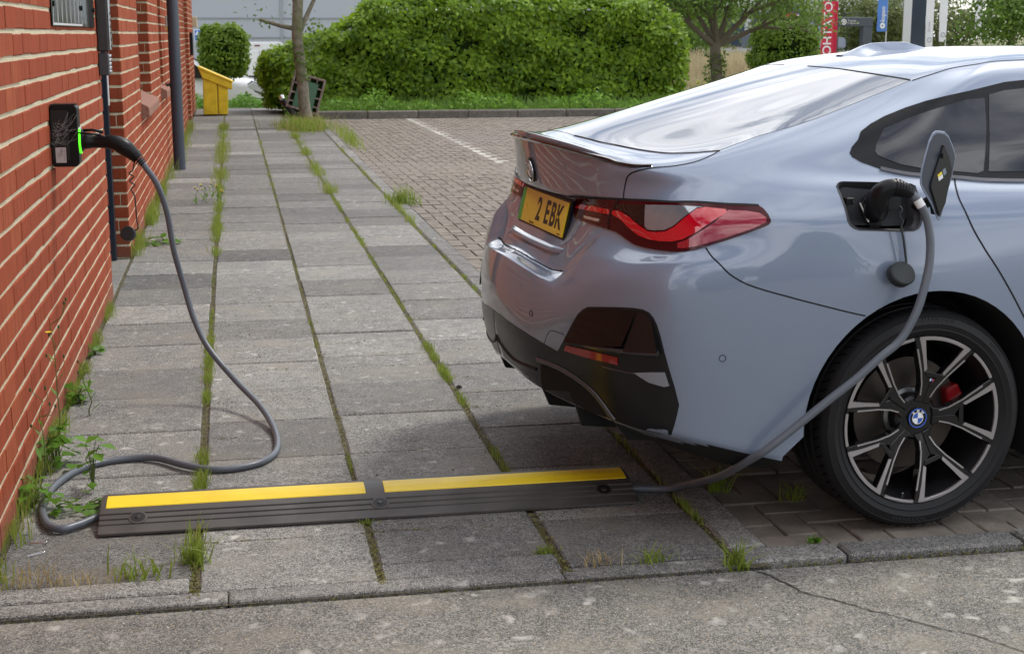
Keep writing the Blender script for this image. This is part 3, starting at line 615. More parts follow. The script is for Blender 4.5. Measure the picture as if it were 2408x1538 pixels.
# ---------------------------------------------------------------- yellow grit bin
BN = thing("grit_bin", "yellow plastic grit bin with sloping lid at the end of the path", "bin", (-.30, 27.4, 0)); m_yel = mat("yellow_plastic", (.52, .33, .012), .42); _n = noise(m_yel, objco(m_yel), 6, 5); lk(m_yel, ramp(m_yel, _n, [(.3, (.60, .40, .01)), (.65, (.80, .58, .02))]), bsdf(m_yel).inputs['Base Color'])
MB().prism([(-.225, .02), (.03, .02), (.03, .60), (-.215, .70)], 'y', .0, .55).obj("body", m_yel, BN, bevel=.012)
MB().prism([(.05, .02), (.215, .02), (.235, .52), (.05, .60)], 'y', .01, .55).obj("body_end", m_yel, BN, bevel=.012)
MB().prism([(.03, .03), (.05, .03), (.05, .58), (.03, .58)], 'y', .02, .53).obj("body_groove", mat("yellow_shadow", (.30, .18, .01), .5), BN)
MB().prism([(-.285, .845), (-.225, .685), (.285, .470), (.312, .480), (.312, .615), (-.275, .885)], 'y', -.03, .58).obj("lid", m_yel, BN, bevel=.015)
MB().prism([(-.300, .880), (-.285, .850), (.315, .600), (.335, .612), (.330, .628), (-.290, .905)], 'y', -.05, .60).obj("lid_rim", m_yel, BN, bevel=.008)

# ---------------------------------------------------------------- tipped crate by the tree
CT = thing("tipped_crate", "green panelled crate with worn wooden frame tipped beside the tree trunk", "crate", (1.25, 24.6, .0)); m_wood = mat("worn_wood", (.20, .145, .115), .85); _n = noise(m_wood, objco(m_wood), 22, 5); lk(m_wood, ramp(m_wood, _n, [(.3, (.09, .05, .04)), (.65, (.27, .22, .19))]), bsdf(m_wood).inputs['Base Color'])
TM = Matrix.Translation((-.04, 0, .50)) @ Matrix.Rotation(math.radians(17), 4, 'Y') @ Matrix.Rotation(math.radians(-12), 4, 'X')
for x0, x1, z0, z1 in ((-.27, -.235, -.30, .31), (.235, .27, -.30, .31), (-.235, .235, .275, .31), (-.235, .235, -.30, -.265)): MB().box(x0, x1, -.02, .03, z0, z1, M=TM).obj("frame_bar", m_wood, CT, bevel=.004)
for s in (-1, 1):
    for z in (-.19, -.04, .12): MB().box(min(s * .235, s * .17), max(s * .235, s * .17), -.01, .02, z, z + .025, M=TM).obj("cross_bar", m_wood, CT)
for x in (-.12, .0, .12): MB().box(x, x + .02, -.01, .02, .215, .275, M=TM).obj("cross_bar", m_wood, CT)
MB().box(-.17, .17, -.005, .22, -.26, .21, M=TM).obj("green_panel", mat("green_board", (.045, .115, .062), .55), CT, bevel=.005)
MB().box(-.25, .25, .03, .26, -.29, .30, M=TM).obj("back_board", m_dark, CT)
MB().tube([TM @ Vector((-.36, .05, -.20)), TM @ Vector((-.16, .05, -.33)), TM @ Vector((.0, .05, -.45))], [.05, .06, .05], 12).obj("runner", m_well_ if 'm_well_' in globals() else mat("black_plastic", (.008, .008, .008), .3), CT, smooth=True)
MB().lathe([(0, -.03), (.045, -.02), (.05, .02), (.03, .04), (0, .045)], 16, M=TM @ Matrix.Translation((-.36, .0, -.18)) @ Matrix.Rotation(PI / 2, 4, 'X')).obj("castor", m_chrome, CT, smooth=True)

# ---------------------------------------------------------------- grey warehouse, van, white car, test-centre sign
m_clad = mat("grey_cladding", (.36, .385, .43), .5, .1); WH = thing("warehouse", "large pale grey clad warehouse filling the background behind the bin", "warehouse", (-10, 64, -1.3))
MB().box(-40, 18.5, 0, 30, 0, 9).obj("wall", m_clad, WH)
for k, z in enumerate((1.45, 2.62, 3.43, 4.6, 5.8)): MB().box(-40, 18.5, -.05, -.004, z - .025, z + .025).obj("panel_joint", mat("joint_grey", (.26, .28, .31), .5), WH)
for k, x in enumerate((-6, 2.0, 8.1, 12.2, 17)): MB().box(x - .05, x + .05, -.06, -.006, 0, 9).obj("panel_joint", mat("joint_grey2", (.27, .29, .32), .5), WH)
MB().box(-40.2, 18.7, -.3, 30.3, 9, 9.3).obj("roof", m_clad, WH)
m_white = mat("white_vehicle_paint", (.68, .69, .71), .25, 0, .5, coat=.8); m_blk = mat("vehicle_black", (.012, .012, .014), .25, 0, .5, coat=.4)
VN = thing("white_van", "white panel van seen from behind, between round bush and hedge", "van", (.95, 50, -1.03), math.radians(-3))
pr = [(-.95, .32), (-.98, .6), (-.96, 1.3), (-.90, 1.95), (-.80, 2.18), (-.6, 2.24), (.6, 2.24), (.80, 2.18), (.90, 1.95), (.96, 1.3), (.98, .6), (.95, .32)]
MB().prism(pr, 'y', 0, 4.6).obj("body", m_white, VN, bevel=.05, segs=2, smooth=True, sharp=40)
MB().prism([(-.86, .42), (.86, .42), (.86, 1.25), (.80, 1.95), (-.80, 1.95), (-.86, 1.25)], 'y', -.015, .01).obj("rear_door", m_white, VN, bevel=.01)
MB().box(-.006, .006, -.019, -.012, .42, 1.95).obj("door_gap", m_seam_ if 'm_seam_' in globals() else m_blk, VN); MB().box(-.15, .03, -.022, -.012, 2.10, 2.14).obj("brake_light", mat("brake_red", (.14, .02, .02), .3), VN)
MB().box(-.38, -.02, -.04, -.014, 1.08, 1.13).obj("door_handle", m_blk, VN); MB().box(-.20, -.08, -.04, -.014, .98, 1.08).obj("door_handle", m_blk, VN)
MB().box(-.97, .97, -.09, .02, .30, .52).obj("bumper", m_blk, VN, bevel=.03); MB().box(-.20, .32, -.10, -.09, .62, .74).obj("number_plate", mat("white_plate", (.7, .66, .4), .4), VN)
for s in (-1, 1):
    MB().box(s * .90 - .05, s * .90 + .05, -.02, .05, .9, 1.3).obj("rear_light", mat("van_light", (.35, .02, .02), .3), VN, bevel=.01)
    for y in (.9, 3.7): MB().lathe([(.2, -.1), (.33, -.1), (.35, -.06), (.35, .06), (.33, .1), (.2, .1)], 20, M=Matrix.Translation((s * .84, y, .35)) @ Matrix.Rotation(PI / 2, 4, 'Y')).obj("wheel", m_blk, VN, smooth=True, sharp=40)
WC = thing("white_hatchback", "white hatchback nose behind the yellow bin with long clear headlight", "car", (-1.18, 36, -.47), math.radians(4))
def loft(secs):
    vs = []; fs = []; k = len(secs[0])
    for s in secs: vs += s
    for i in range(len(secs) - 1):
        for j in range(k - 1): a = i * k + j; fs.append((a, a + 1, a + k + 1, a + k))
    return frm("loft", vs, fs)
prof = [(-2.0, .35, .95, .62), (-1.9, .3, 1.25, .8), (-1.6, .28, 1.48, .84), (-.6, .27, 1.52, .85), (.15, .27, 1.46, .85), (.75, .27, 1.12, .86), (1.15, .27, .97, .86), (1.6, .27, .90, .84), (1.95, .27, .78, .76), (2.12, .30, .62, .58), (2.15, .36, .5, .42)]
secs = []
for x, z0, z1, w in prof:
    zb = min(.82, z1 - .08) if z1 > .9 else z1 - .12; top = w * (.74 if z1 > 1.05 else .80)
    h = [(w * .93, z0), (w, z0 + .14), (w * 1.0, zb * .8), (w * .97, zb), (top + (w - top) * .3, zb + (z1 - zb) * .55), (top * .92, z1 - .03), (top * .5, z1), (0, z1 + .01)]
    secs.append([(x, -a, z) for a, z in h] + [(x, a, z) for a, z in h[-2::-1]])
cm = applied_ = None
me = loft(secs); bm = bmesh.new(); bm.from_mesh(me); bmesh.ops.recalc_face_normals(bm, faces=bm.faces); bmesh.ops.subdivide_edges(bm, edges=bm.edges, cuts=2, use_grid_fill=True, smooth=.6); bm.to_mesh(me); bm.free()
link("body", me, m_white, WC, smooth=True, sharp=50)
MB().add([(.20, -.60, 1.44), (.20, .60, 1.44), (1.02, .70, 1.015), (1.02, -.70, 1.015)], [(0, 1, 2, 3)]).add([(.20, -.60, 1.43), (.20, .60, 1.43), (1.02, .70, 1.0), (1.02, -.70, 1.0)], [(0, 1, 2, 3)]).obj("windscreen", mat("windscreen", (.50, .55, .58), .05, 0, .7, coat=1), WC)
MB().prism([(-1.2, .93), (.68, .93), (.2, 1.32), (-.5, 1.40), (-1.1, 1.36)], 'y', -.875, .875).obj("side_windows", m_blk, WC, bevel=.01)
for s in (-1, 1):
    MB().prism([(1.42, .70), (1.62, .83), (1.98, .64), (2.02, .54), (1.80, .58)], 'y', s * .60, s * .845).obj("headlight", mat("headlight_glass", (.62, .64, .66), .08, .2, .6, coat=1), WC, bevel=.012)
    MB().prism([(1.38, .69), (1.60, .86), (2.02, .66), (2.07, .52), (1.80, .54)], 'y', s * .62, s * .835).obj("headlight_surround", mat("lamp_shadow", (.10, .115, .15), .2), WC)
    for x in (-1.25, 1.3): MB().lathe([(.2, -.1), (.29, -.1), (.31, -.06), (.31, .06), (.29, .1), (.2, .1), (0, .08)], 20, M=Matrix.Translation((x, s * .76, .31)) @ Matrix.Rotation(PI / 2, 4, 'X')).obj("wheel", m_blk, WC, smooth=True, sharp=40)
MB().box(2.10, 2.17, -.35, .35, .36, .50).obj("grille", m_blk, WC, bevel=.01)
MB().box(-2.0, 2.05, -.80, .80, .26, .32).obj("underbody", m_blk, WC)
SG = thing("test_centre_sign", "small square blue sign with three white triangles by building corner", "sign", (-.80, 42, -.75))
MB().box(-.02, .02, .01, .05, 0, 2.0).obj("post", m_grey, SG); MB().box(-.17, .12, -.012, .0, 2.02, 2.34).obj("board", mat("sign_white", (.72, .74, .78), .4), SG, bevel=.003); MB().box(-.155, .105, -.015, -.0125, 2.035, 2.325).obj("blue_face", mat("sign_blue", (.035, .14, .52), .4), SG)
for x, z in ((-.085, 2.195), (.035, 2.195), (-.025, 2.08)):
    t = MB().add([(x - .06, -.0165, z), (x + .06, -.0165, z), (x, -.0165, z + .11)], [(0, 1, 2)]).obj("white_triangle", mat("triangle_white", (.78, .8, .82), .4), SG); MB().add([(x - .014, -.018, z + .025), (x + .014, -.018, z + .025), (x, -.018, z + .055)], [(0, 1, 2)]).obj("triangle_hole", mat("tri_blue", (.035, .14, .52), .4), SG)

# ---------------------------------------------------------------- forecourt on the right: banners, portal, totem, trees
def banner(label, x, y, z0, z1, w, colr, txt, tsize, tcol, pole_side, group, txoff=0, lean=0.0, edge=None, tz=None):
    o = thing("banner", label, "banner", (x, y, gnd_z(x, y)), 0, group); gz0 = gnd_z(x, y); px = pole_side * w / 2
    MB().tube([(px, .03, -.1), (px, .03, z1 - gz0 + .15)], .022, 8).obj("pole", mat("pole_white", (.6, .6, .58), .4), o)
    vs = []; fs = []; nz = 10
    for k in range(nz + 1):
        z = z0 - gz0 + (z1 - z0) * k / nz; sw = .02 * math.sin(k * 1.3); ww = w * (1 - (.16 * ((1 - k / nz) ** 2 if lean else 0)))
        vs += [(px - pole_side * ww, -.01 + sw, z), (px - pole_side * ww * .5, -.03 - sw, z), (px, 0, z)]
    for k in range(nz):
        for j in range(2): a = k * 3 + j; fs.append((a, a + 1, a + 4, a + 3))
    link("cloth", frm("cloth", vs, fs), mat("cloth", colr, .7), o, smooth=True)
    if edge: MB().box(px - (.10 if pole_side > 0 else 0), px + (0 if pole_side > 0 else .10), -.055, -.05, z0 - gz0, z1 - gz0).obj("hem", mat("hem", edge, .7), o)
    if txt:
        me = text_mesh(txt, tsize, .001, tsize * .012); me.transform(Matrix.Translation((px - pole_side * w * .5 + txoff, -.06, (tz if tz is not None else (z0 + z1) / 2) - gz0)) @ Matrix.Rotation(PI / 2, 4, 'X') @ Matrix.Rotation(PI / 2, 4, 'Z')); link("lettering", me, mat("banner_ink", tcol, .6), o)
    return o
W_ = (.78, .78, .80)
banner("tall red banner with white lettering behind the car roof", 23.72, 56, .35, 2.75, .66, (.60, .03, .075), "YOHTATO", .50, W_, 1, "forecourt banners", -.07, 0, (.45, .01, .04), 1.52)
banner("short red banner half hidden behind round bush, left of the tall one", 22.70, 57.5, 1.50, 2.30, .46, (.58, .03, .07), "Y", .30, W_, 1, "forecourt banners", 0, 0, None, 1.75)
banner("narrow purple banner with white lettering between the two red ones", 23.28, 58.5, .80, 2.6, .36, (.08, .08, .22), "O Toyota", .28, W_, 1, "forecourt banners", .02, 0, None, 1.7)
o = banner("blue banner with white ring emblem on a white pole", 25.06, 54, 1.56, 2.8, .42, (.09, .22, .58), "Nopso", .26, W_, 1, "forecourt banners", 0, 0, None, 2.16); z = 1.78 - gnd_z(25.06, 54)
MB().lathe([(.035, 0), (.11, 0)], 24, M=Matrix.Translation((.0, -.06, z)) @ Matrix.Rotation(PI / 2, 4, 'X')).obj("emblem", mat("emblem_white", W_, .5), o)
for k, (x, y, z0, w, lb) in enumerate(((28.05, 56, .95, .36, "white feather banner with round emblem just right of the dark totem"), (28.90, 56.5, 1.15, .36, "white feather banner half behind leaves, second from the totem"), (30.75, 57, 1.55, .34, "white feather banner at far right behind the tree leaves"))):
    o = banner(lb, x, y, z0, 2.95, w, (.66, .66, .69), "Service" if k == 0 else None, .14, (.35, .36, .40), 1, "white feather banners", -.02, 1, None, 1.75)
    if k < 2: MB().lathe([(.07, 0), (.10, 0)], 24, M=Matrix.Translation((.02, -.06, z0 + .28 - gnd_z(x, y))) @ Matrix.Rotation(PI / 2, 4, 'X')).obj("emblem", mat("emblem_grey", (.3, .31, .36), .5), o)
PT = thing("forecourt_portal", "dark grey rectangular portal sign with white oval emblem", "sign", (25.12, 57, gnd_z(25.12, 57))); m_por = mat("portal_grey", (.055, .068, .085), .4); z0 = gnd_z(25.12, 57)
MB().box(-.93, -.55, 0, .35, 0, 1.74 - z0 + .03).obj("post", m_por, PT, bevel=.01); MB().box(.52, .92, 0, .35, 0, 1.74 - z0 + .03).obj("post", m_por, PT, bevel=.01); MB().box(-.94, .93, -.01, .36, 1.74 - z0 + .03, 2.14 - z0).obj("beam", m_por, PT, bevel=.01)
MB().lathe([(0, 0), (.12, 0), (.12, .02), (0, .02)], 24, M=Matrix.Translation((-.36, -.02, 1.95 - z0)) @ Matrix.Rotation(PI / 2, 4, 'X')).obj("emblem", mat("portal_emblem", (.72, .72, .70), .4), PT)
for rr, sx in ((.075, 1.0), (.045, .55)): MB().lathe([(rr * .8, 0), (rr, 0)], 20, M=Matrix.Translation((-.36, -.045, 1.955 - z0)) @ Matrix.Rotation(PI / 2, 4, 'X') @ Matrix.Diagonal((sx, 1, 1, 1))).obj("emblem_ring", m_por, PT)
for tx, dz, sz in (("Toyota", 2.0, .13), ("Professional", 1.90, .105)): me = text_mesh(tx, sz, .001, 0, 'LEFT'); me.transform(Matrix.Translation((-.20, -.03, dz - z0)) @ Matrix.Rotation(PI / 2, 4, 'X')); link("lettering", me, mat("portal_ink", (.62, .62, .60), .5), PT)
TT = thing("totem_sign", "tall dark blue grey totem sign post rising behind the car roof", "sign", (24.48, 50, gnd_z(24.48, 50)), math.radians(18)); MB().box(-.36, .36, -.18, .18, 0, 3.2).obj("totem", mat("totem_blue", (.035, .048, .075), .35), TT, bevel=.01); MB().box(-.375, -.363, -.2, .2, 0, 3.2).obj("totem_edge", mat("totem_edge", (.55, .56, .57), .4), TT)
def mass_tree(label, x, y, zc, rx, rz, n, seed, m, size=.16, group="trees behind the forecourt"):
    zb = gnd_z(x, y); o = thing("background_tree", label, "tree", (x, y, zb), 0, group); g = np.random.default_rng(seed); rn = random.Random(seed); b = MB(); ends = []
    b.tube([(0, 0, -.1), (.05, 0, (zc - zb) * .6)], [.16, .11], 8, caps=False); tube_tree(b, (.05, 0, (zc - zb) * .5), (0, 0, 1), rz * .8, .10, 2, rn, ends, 3, .7); b.obj("trunk", m_bark, o, smooth=True)
    cl_ = g.normal(0, 1, (26, 3)); cl_ /= np.linalg.norm(cl_, axis=1)[:, None]; cl_ *= g.uniform(.35, .95, 26)[:, None]; k = g.integers(0, 26, n); Pp = cl_[k] + g.normal(0, .17, (n, 3)); U = Pp / (np.linalg.norm(Pp, axis=1)[:, None] + 1e-6)
    Pp = Pp * np.array([rx, rx * .8, rz]); Pp[:, 2] += zc - zb; link("crown", leaves_mesh(Pp, U, size, seed + 1, spread=.7), m, o, kind="stuff"); return o
mass_tree("leafy green tree at far right, its branches over the white banners", 27.2, 48, 2.5, 2.0, 1.7, 5200, 31, m_tleaf, .15)
mass_tree("dull green tree behind the grey portal", 26.6, 66, 2.0, 2.9, 2.3, 5200, 32, m_far, .20)
mass_tree("olive tree between portal and dark totem", 29.4, 64, 1.7, 2.2, 1.9, 4200, 33, m_far, .20)
mass_tree("broad olive tree behind the white feather banners", 36.5, 72, 1.4, 4.0, 2.6, 5200, 34, m_far, .24)
mass_tree("dark tree behind the small spreading tree", 15.5, 50, 1.9, 2.4, 1.6, 4200, 35, m_tleaf, .18)
mass_tree("tree behind the left of the hedge top", 18.8, 60, 2.6, 3.0, 2.0, 3800, 36, m_far, .22)
FB = thing("far_showroom", "low pale building with dark glazing glimpsed through the small tree", "building", (21.0, 74, .4)); MB().box(-7, 16, 0, 8, 0, 3.4).obj("wall", mat("showroom_wall", (.50, .53, .58), .5), FB)
for k in range(9): MB().box(-6.5 + k * 2.5, -4.4 + k * 2.5, -.06, -.005, .4, 2.2).obj("window", mat("showroom_glass", (.05, .07, .10), .1), FB)
FC = thing("far_parked_car", "blue grey parked car under the forecourt portal, mostly hidden by car roof", "car", (24.2, 61, gnd_z(24.2, 61))); MB().prism([(-2.1, .3), (2.1, .3), (2.1, .75), (1.3, .85), (.7, 1.4), (-1.0, 1.42), (-1.7, .95), (-2.1, .9)], 'y', -.85, .85).obj("body", mat("far_car_paint", (.22, .25, .35), .3, 0, .5, coat=1), FC, bevel=.06, segs=2)
MB().prism([(-1.35, .95), (1.0, .9), (.62, 1.32), (-.95, 1.34)], 'y', -.865, .865).obj("side_windows", m_blk, FC)
for s in (-1, 1):
    for x in (-1.3, 1.35): MB().lathe([(.2, -.1), (.3, -.1), (.32, 0), (.3, .1), (.0, .1)], 16, M=Matrix.Translation((x, s * .78, .32)) @ Matrix.Rotation(PI / 2, 4, 'X')).obj("wheel", m_blk, FC)
OB = thing("brick_gate_pier", "low red brick pier just showing above the car roof by the bush", "pier", (14.35, 34.5, gnd_z(14.35, 34.5))); MB().box(-.3, .3, 0, .3, 0, .62 - gnd_z(14.35, 34.5)).obj("brickwork", mat("pier_brick", (.22, .09, .06), .85), OB, bevel=.01); MB().box(-.34, .34, -.03, .33, .62 - gnd_z(14.35, 34.5), .68 - gnd_z(14.35, 34.5)).obj("cap", m_kerb, OB)

# ================================================================ planting on the near side of the yard, behind the viewpoint: it shades the yard and shows in the car's flank
def street_bush(label, x, y, rx, h, seed):
    o = thing("street_bush", label, "bush", (x, y, -.05), 0, "bushes behind the viewpoint"); gg = np.random.default_rng(seed); n = 2600; u = gg.normal(0, 1, (n, 3)); u[:, 2] = np.abs(u[:, 2]) * 1.2 - .35; u /= np.linalg.norm(u, axis=1)[:, None]
    Pp = u * gg.uniform(.82, 1.04, n)[:, None] * np.array([rx, rx * .8, h * .55]); Pp[:, 2] += h * .5; link("foliage", leaves_mesh(Pp, u, .24, seed, up=.2, spread=.6), m_tleaf, o, kind="stuff")
    MB().lathe([(0, .02), (rx * .78, .1), (rx * .88, h * .45), (rx * .7, h * .8), (rx * .35, h * .95), (0, h)], 16, M=Matrix.Diagonal((1, .8, 1, 1))).obj("shade_core", m_dark, o, smooth=True)  # core painted near-black as the shade inside the bush
for k, (x, y, rx, h, lb) in enumerate(((2.4, -8.0, 2.2, 2.7, "rounded bush mirrored in the car's rear wing"), (6.6, -8.2, 2.0, 2.5, "rounded bush mirrored in the car's rear door"))):
    street_bush(lb, x, y, rx, h, 90 + k)
# ================================================================ the car
CAR = thing("parked_car", "grey blue four door coupe plugged in to charge, seen from behind", "car", (1.942, 4.805, 0.0), 0.075)
m_paint = mat("car_paint", (0.2, 0.23, 0.32), 0.36, 0.22, 0.5, coat=1.0, coat_r=0.008)
_f = noise(m_paint, objco(m_paint), 900, 1)
lk(m_paint, mixc(m_paint, _f, (0.172, 0.212, 0.290), (0.216, 0.262, 0.348)), bsdf(m_paint).inputs['Base Color'])
m_gloss = mat("gloss_black", (0.006, 0.006, 0.007), 0.08, 0, 0.5, coat=0.6)
m_satin = mat("satin_black", (0.007, 0.007, 0.008), 0.42, 0, 0.3)
m_well = mat("wheel_well", (0.006, 0.006, 0.006), 0.9)
m_glass = mat("tinted_glass", (0.030, 0.031, 0.034), 0.015, 0, 0.6, coat=0.3, coat_r=0.0)
m_rglass = mat("rear_glass", (0.03, 0.04, 0.06), 0.012, 0.0, 1.0, coat=1.0, coat_r=0.0, ior=1.8)
m_seam = mat("panel_gap", (0.004, 0.004, 0.005), 0.8)
m_rubber = mat("tyre_rubber", (0.011, 0.011, 0.012), 0.55, 0, 0.3)

bsdf(m_paint).inputs['Coat IOR'].default_value = 1.52
# body cage: columns run from the middle of the tail round the corner to the nose, rows from the sill up to the roof centre line
# every entry is (u, w, z): u forward of the rear axle, w outwards, z up
CG = [
 [(-.88,0,.29),(-.87,.25,.29),(-.85,.42,.29),(-.83,.52,.285),(-.78,.64,.27),(-.70,.74,.25),(-.60,.785,.22),(-.45,.80,.195),(-.2,.79,.187),(.045,.79,.18)],
 [(-1.045,0,.392),(-1.015,.25,.366),(-.962,.42,.350),(-.925,.53,.345),(-.87,.68,.338),(-.80,.785,.335),(-.70,.848,.318),(-.45,.882,.258),(-.195,.885,.217),(.048,.885,.2)],
 [(-1.088,0,.465),(-1.068,.25,.455),(-1.015,.42,.446),(-.97,.53,.442),(-.91,.68,.438),(-.825,.80,.435),(-.715,.868,.428),(-.45,.900,.395),(-.194,.909,.377),(.049,.91,.37)],
 [(-1.102,0,.548),(-1.082,.25,.54),(-1.034,.42,.535),(-.992,.53,.535),(-.93,.68,.54),(-.842,.80,.55),(-.725,.878,.55),(-.45,.910,.526),(-.194,.919,.518),(.05,.92,.51)],
 [(-1.108,0,.66),(-1.082,.25,.655),(-1.043,.42,.65),(-1.01,.53,.655),(-.945,.68,.67),(-.858,.80,.685),(-.737,.88,.685),(-.45,.916,.658),(-.194,.926,.648),(.05,.928,.64)],
 [(-1.088,0,.768),(-1.065,.25,.745),(-1.032,.40,.726),(-1.02,.462,.700),(-.95,.68,.77),(-.865,.80,.78),(-.742,.878,.785),(-.45,.916,.772),(-.194,.928,.768),(.05,.930,.765)],
 [(-1.02,0,.765),(-1.0,.25,.746),(-.972,.40,.734),(-.963,.535,.826),(-.918,.67,.828),(-.85,.80,.832),(-.738,.878,.857),(-.45,.911,.857),(-.194,.920,.854),(.05,.922,.85)],
 [(-.935,0,.845),(-.935,.25,.845),(-.925,.40,.865),(-.895,.54,.905),(-.862,.68,.878),(-.80,.785,.868),(-.72,.845,.885),(-.45,.904,.923),(-.194,.91,.924),(.05,.912,.92)],
 [(-.905,0,.955),(-.905,.25,.953),(-.90,.40,.955),(-.885,.53,.955),(-.835,.69,.95),(-.765,.785,.945),(-.68,.845,.947),(-.45,.893,.962),(-.195,.90,.964),(.05,.902,.96)],
 [(-.968,0,.978),(-.947,.25,.974),(-.915,.40,.985),(-.882,.53,.995),(-.82,.67,1.0),(-.745,.76,1.003),(-.66,.815,1.003),(-.45,.868,1.0),(-.196,.882,.997),(.05,.886,.992)],
 [(-.978,0,1.064),(-.955,.25,1.06),(-.917,.41,1.055),(-.88,.53,1.052),(-.80,.66,1.052),(-.71,.735,1.055),(-.61,.785,1.058),(-.42,.832,1.048),(-.197,.852,1.039),(.047,.86,1.03)],
 [(-.974,0,1.146),(-.945,.25,1.137),(-.90,.41,1.124),(-.863,.53,1.112),(-.805,.655,1.10),(-.70,.705,1.094),(-.585,.742,1.10),(-.41,.782,1.096),(-.199,.81,1.082),(.046,.822,1.068)],
 [(-.875,0,1.158),(-.83,.25,1.147),(-.76,.41,1.132),(-.69,.525,1.125),(-.632,.605,1.131),(-.57,.665,1.142),(-.47,.705,1.150),(-.31,.742,1.153),(-.162,.765,1.144),(.044,.782,1.13)],
 [(-.59,0,1.228),(-.555,.25,1.219),(-.50,.40,1.207),(-.455,.49,1.205),(-.41,.56,1.203),(-.36,.612,1.207),(-.27,.652,1.215),(-.15,.686,1.223),(-.037,.705,1.225),(.11,.72,1.22)],
 [(-.295,0,1.305),(-.265,.25,1.299),(-.22,.38,1.289),(-.19,.46,1.286),(-.16,.525,1.281),(-.12,.575,1.28),(-.05,.612,1.287),(.045,.64,1.295),(.136,.656,1.30),(.243,.665,1.303)],
 [(-.047,0,1.367),(-.025,.25,1.363),(.0,.37,1.358),(.02,.45,1.35),(.04,.51,1.343),(.07,.55,1.342),(.13,.58,1.351),(.21,.596,1.361),(.289,.605,1.369),(.376,.61,1.376)],
 [(.128,0,1.403),(.14,.20,1.401),(.16,.31,1.397),(.175,.37,1.394),(.195,.41,1.392),(.225,.435,1.392),(.285,.452,1.398),(.36,.46,1.407),(.43,.465,1.414),(.516,.468,1.420)],
 [(.284,0,1.421),(.31,0,1.423),(.34,0,1.425),(.37,0,1.426),(.40,0,1.427),(.44,0,1.429),(.51,0,1.430),(.595,0,1.435),(.69,0,1.437),(.80,0,1.439)],
]
_side = [(.79,.18),(.885,.20),(.905,.37),(.912,.51),(.916,.64),(.918,.765),(.914,.85),(.906,.92),(.898,.955),(.884,.985),(.86,1.02),(.825,1.055)]
_front = [  # lower u, upper width scale, belt z scale, (u, z) of the roof or bonnet line, roundness
 (.38,1.0,1.0,(1.0,1.439)),(.85,1.0,1.0,(1.2,1.435)),(1.35,.995,.995,(1.45,1.415)),(1.85,.985,.985,(1.75,1.355)),(2.3,.975,.975,(2.12,1.20)),
 (2.75,.965,.965,(2.5,1.045)),(3.15,.95,.95,(2.85,.985)),(3.45,.90,.93,(3.15,.94)),(3.62,.70,.90,(3.42,.88)),(3.72,.38,.88,(3.58,.83)),(3.75,0,.87,(3.68,.79))]
for ci, (u0, ws, zs, (uc, zc)) in enumerate(_front):
    for r in range(12):
        w, z = _side[r]; uu = u0 - (0.0 if ci < 8 else 0.12 * max(0, abs(z - .55) - .1))
        CG[r].append((uu if r else min(uu, 3.55), w * ws, z if r < 7 else z * (1 - (1 - zs) * (r - 6) / 5)))
    b = CG[11][-1]
    for r in range(12, 18):
        t = (r - 11) / 6.0
        roof = max(0.0, min(1.0, (zc - 1.05) / 0.35)) if ci < 6 else 0
        kw = [.94, .86, .79, .725, .55, 0][r - 12] * roof + (1 - roof) * math.cos(t * PI / 2)
        kz = [.24, .47, .69, .86, .965, 1][r - 12] * roof + (1 - roof) * math.sin(t * PI / 2)
        ku = [.08, .2, .35, .52, .75, 1][r - 12]
        CG[r].append((b[0] + (uc - b[0]) * ku, b[1] * kw, b[2] + (zc - b[2]) * kz))
NR, NC = len(CG), len(CG[0])
CR = {}                                                     # creased edges (row, col)->(row, col)
def crs_row(r, c0, c1, wt):
    for c in range(c0, c1): CR[((r, c), (r, c + 1))] = wt
def crs_col(c, r0, r1, wt):
    for r in range(r0, r1): CR[((r, c), (r + 1, c))] = wt
crs_row(5, 0, 3, .95); crs_row(6, 0, 2, .9); crs_row(6, 3, 6, .85); crs_row(7, 3, 6, .45)
crs_col(3, 5, 7, .9); crs_row(9, 0, 4, .9); crs_row(9, 4, 6, .35); crs_row(11, 0, 3, .75); crs_row(1, 0, 20, .6); crs_row(10, 0, 3, .25); crs_row(8, 0, 3, .45)
T = np.array(CG, float); P = T.copy()
def limit(P):
    A = np.zeros((NR + 2, NC + 2, 3)); A[1:-1, 1:-1] = P
    A[0, 1:-1] = 2 * P[0] - P[1]
    A[-1, 1:-1] = P[-2] * np.array([1, -1, 1]) 
    A[:, 0] = A[:, 2] * np.array([1, -1, 1]); A[:, -1] = A[:, -3] * np.array([1, -1, 1])
    E_ = A[:-2, 1:-1] + A[2:, 1:-1] + A[1:-1, :-2] + A[1:-1, 2:]
    K_ = A[:-2, :-2] + A[2:, 2:] + A[2:, :-2] + A[:-2, 2:]
    return (16 * A[1:-1, 1:-1] + 4 * E_ + K_) / 36
for _ in range(3):
    D = T - limit(P); D[:, 0, 1] = 0; D[:, -1, 1] = 0; D[-1, :, 1] = 0
    P = P + 0.75 * D
for (a, b), wt in CR.items():                               # sharp edges keep their own place
    if wt >= .8 and a[0] > 1:
        for q in (a, b): P[q] = T[q]
vs = []; vid = {}; fs = []
def vert(r, c, s):
    w = P[r, c, 1]; mid = c == 0 or c == NC - 1 or r == NR - 1
    k = (r, c, 1 if mid else s)
    if k not in vid:
        vid[k] = len(vs); vs.append((P[r, c, 0], 0.0 if mid else -s * w, P[r, c, 2]))
    return vid[k]
for s in (1, -1):
    for r in range(NR - 1):
        for c in range(NC - 1):
            q = [vert(r, c, s), vert(r, c + 1, s), vert(r + 1, c + 1, s), vert(r + 1, c, s)]
            q = list(dict.fromkeys(q))
            if len(q) > 2: fs.append(q if s == 1 else q[::-1])
loop = [vert(0, c, 1) for c in range(NC)] + [vert(0, c, -1) for c in range(NC - 2, 0, -1)]
nfloor = len(fs)
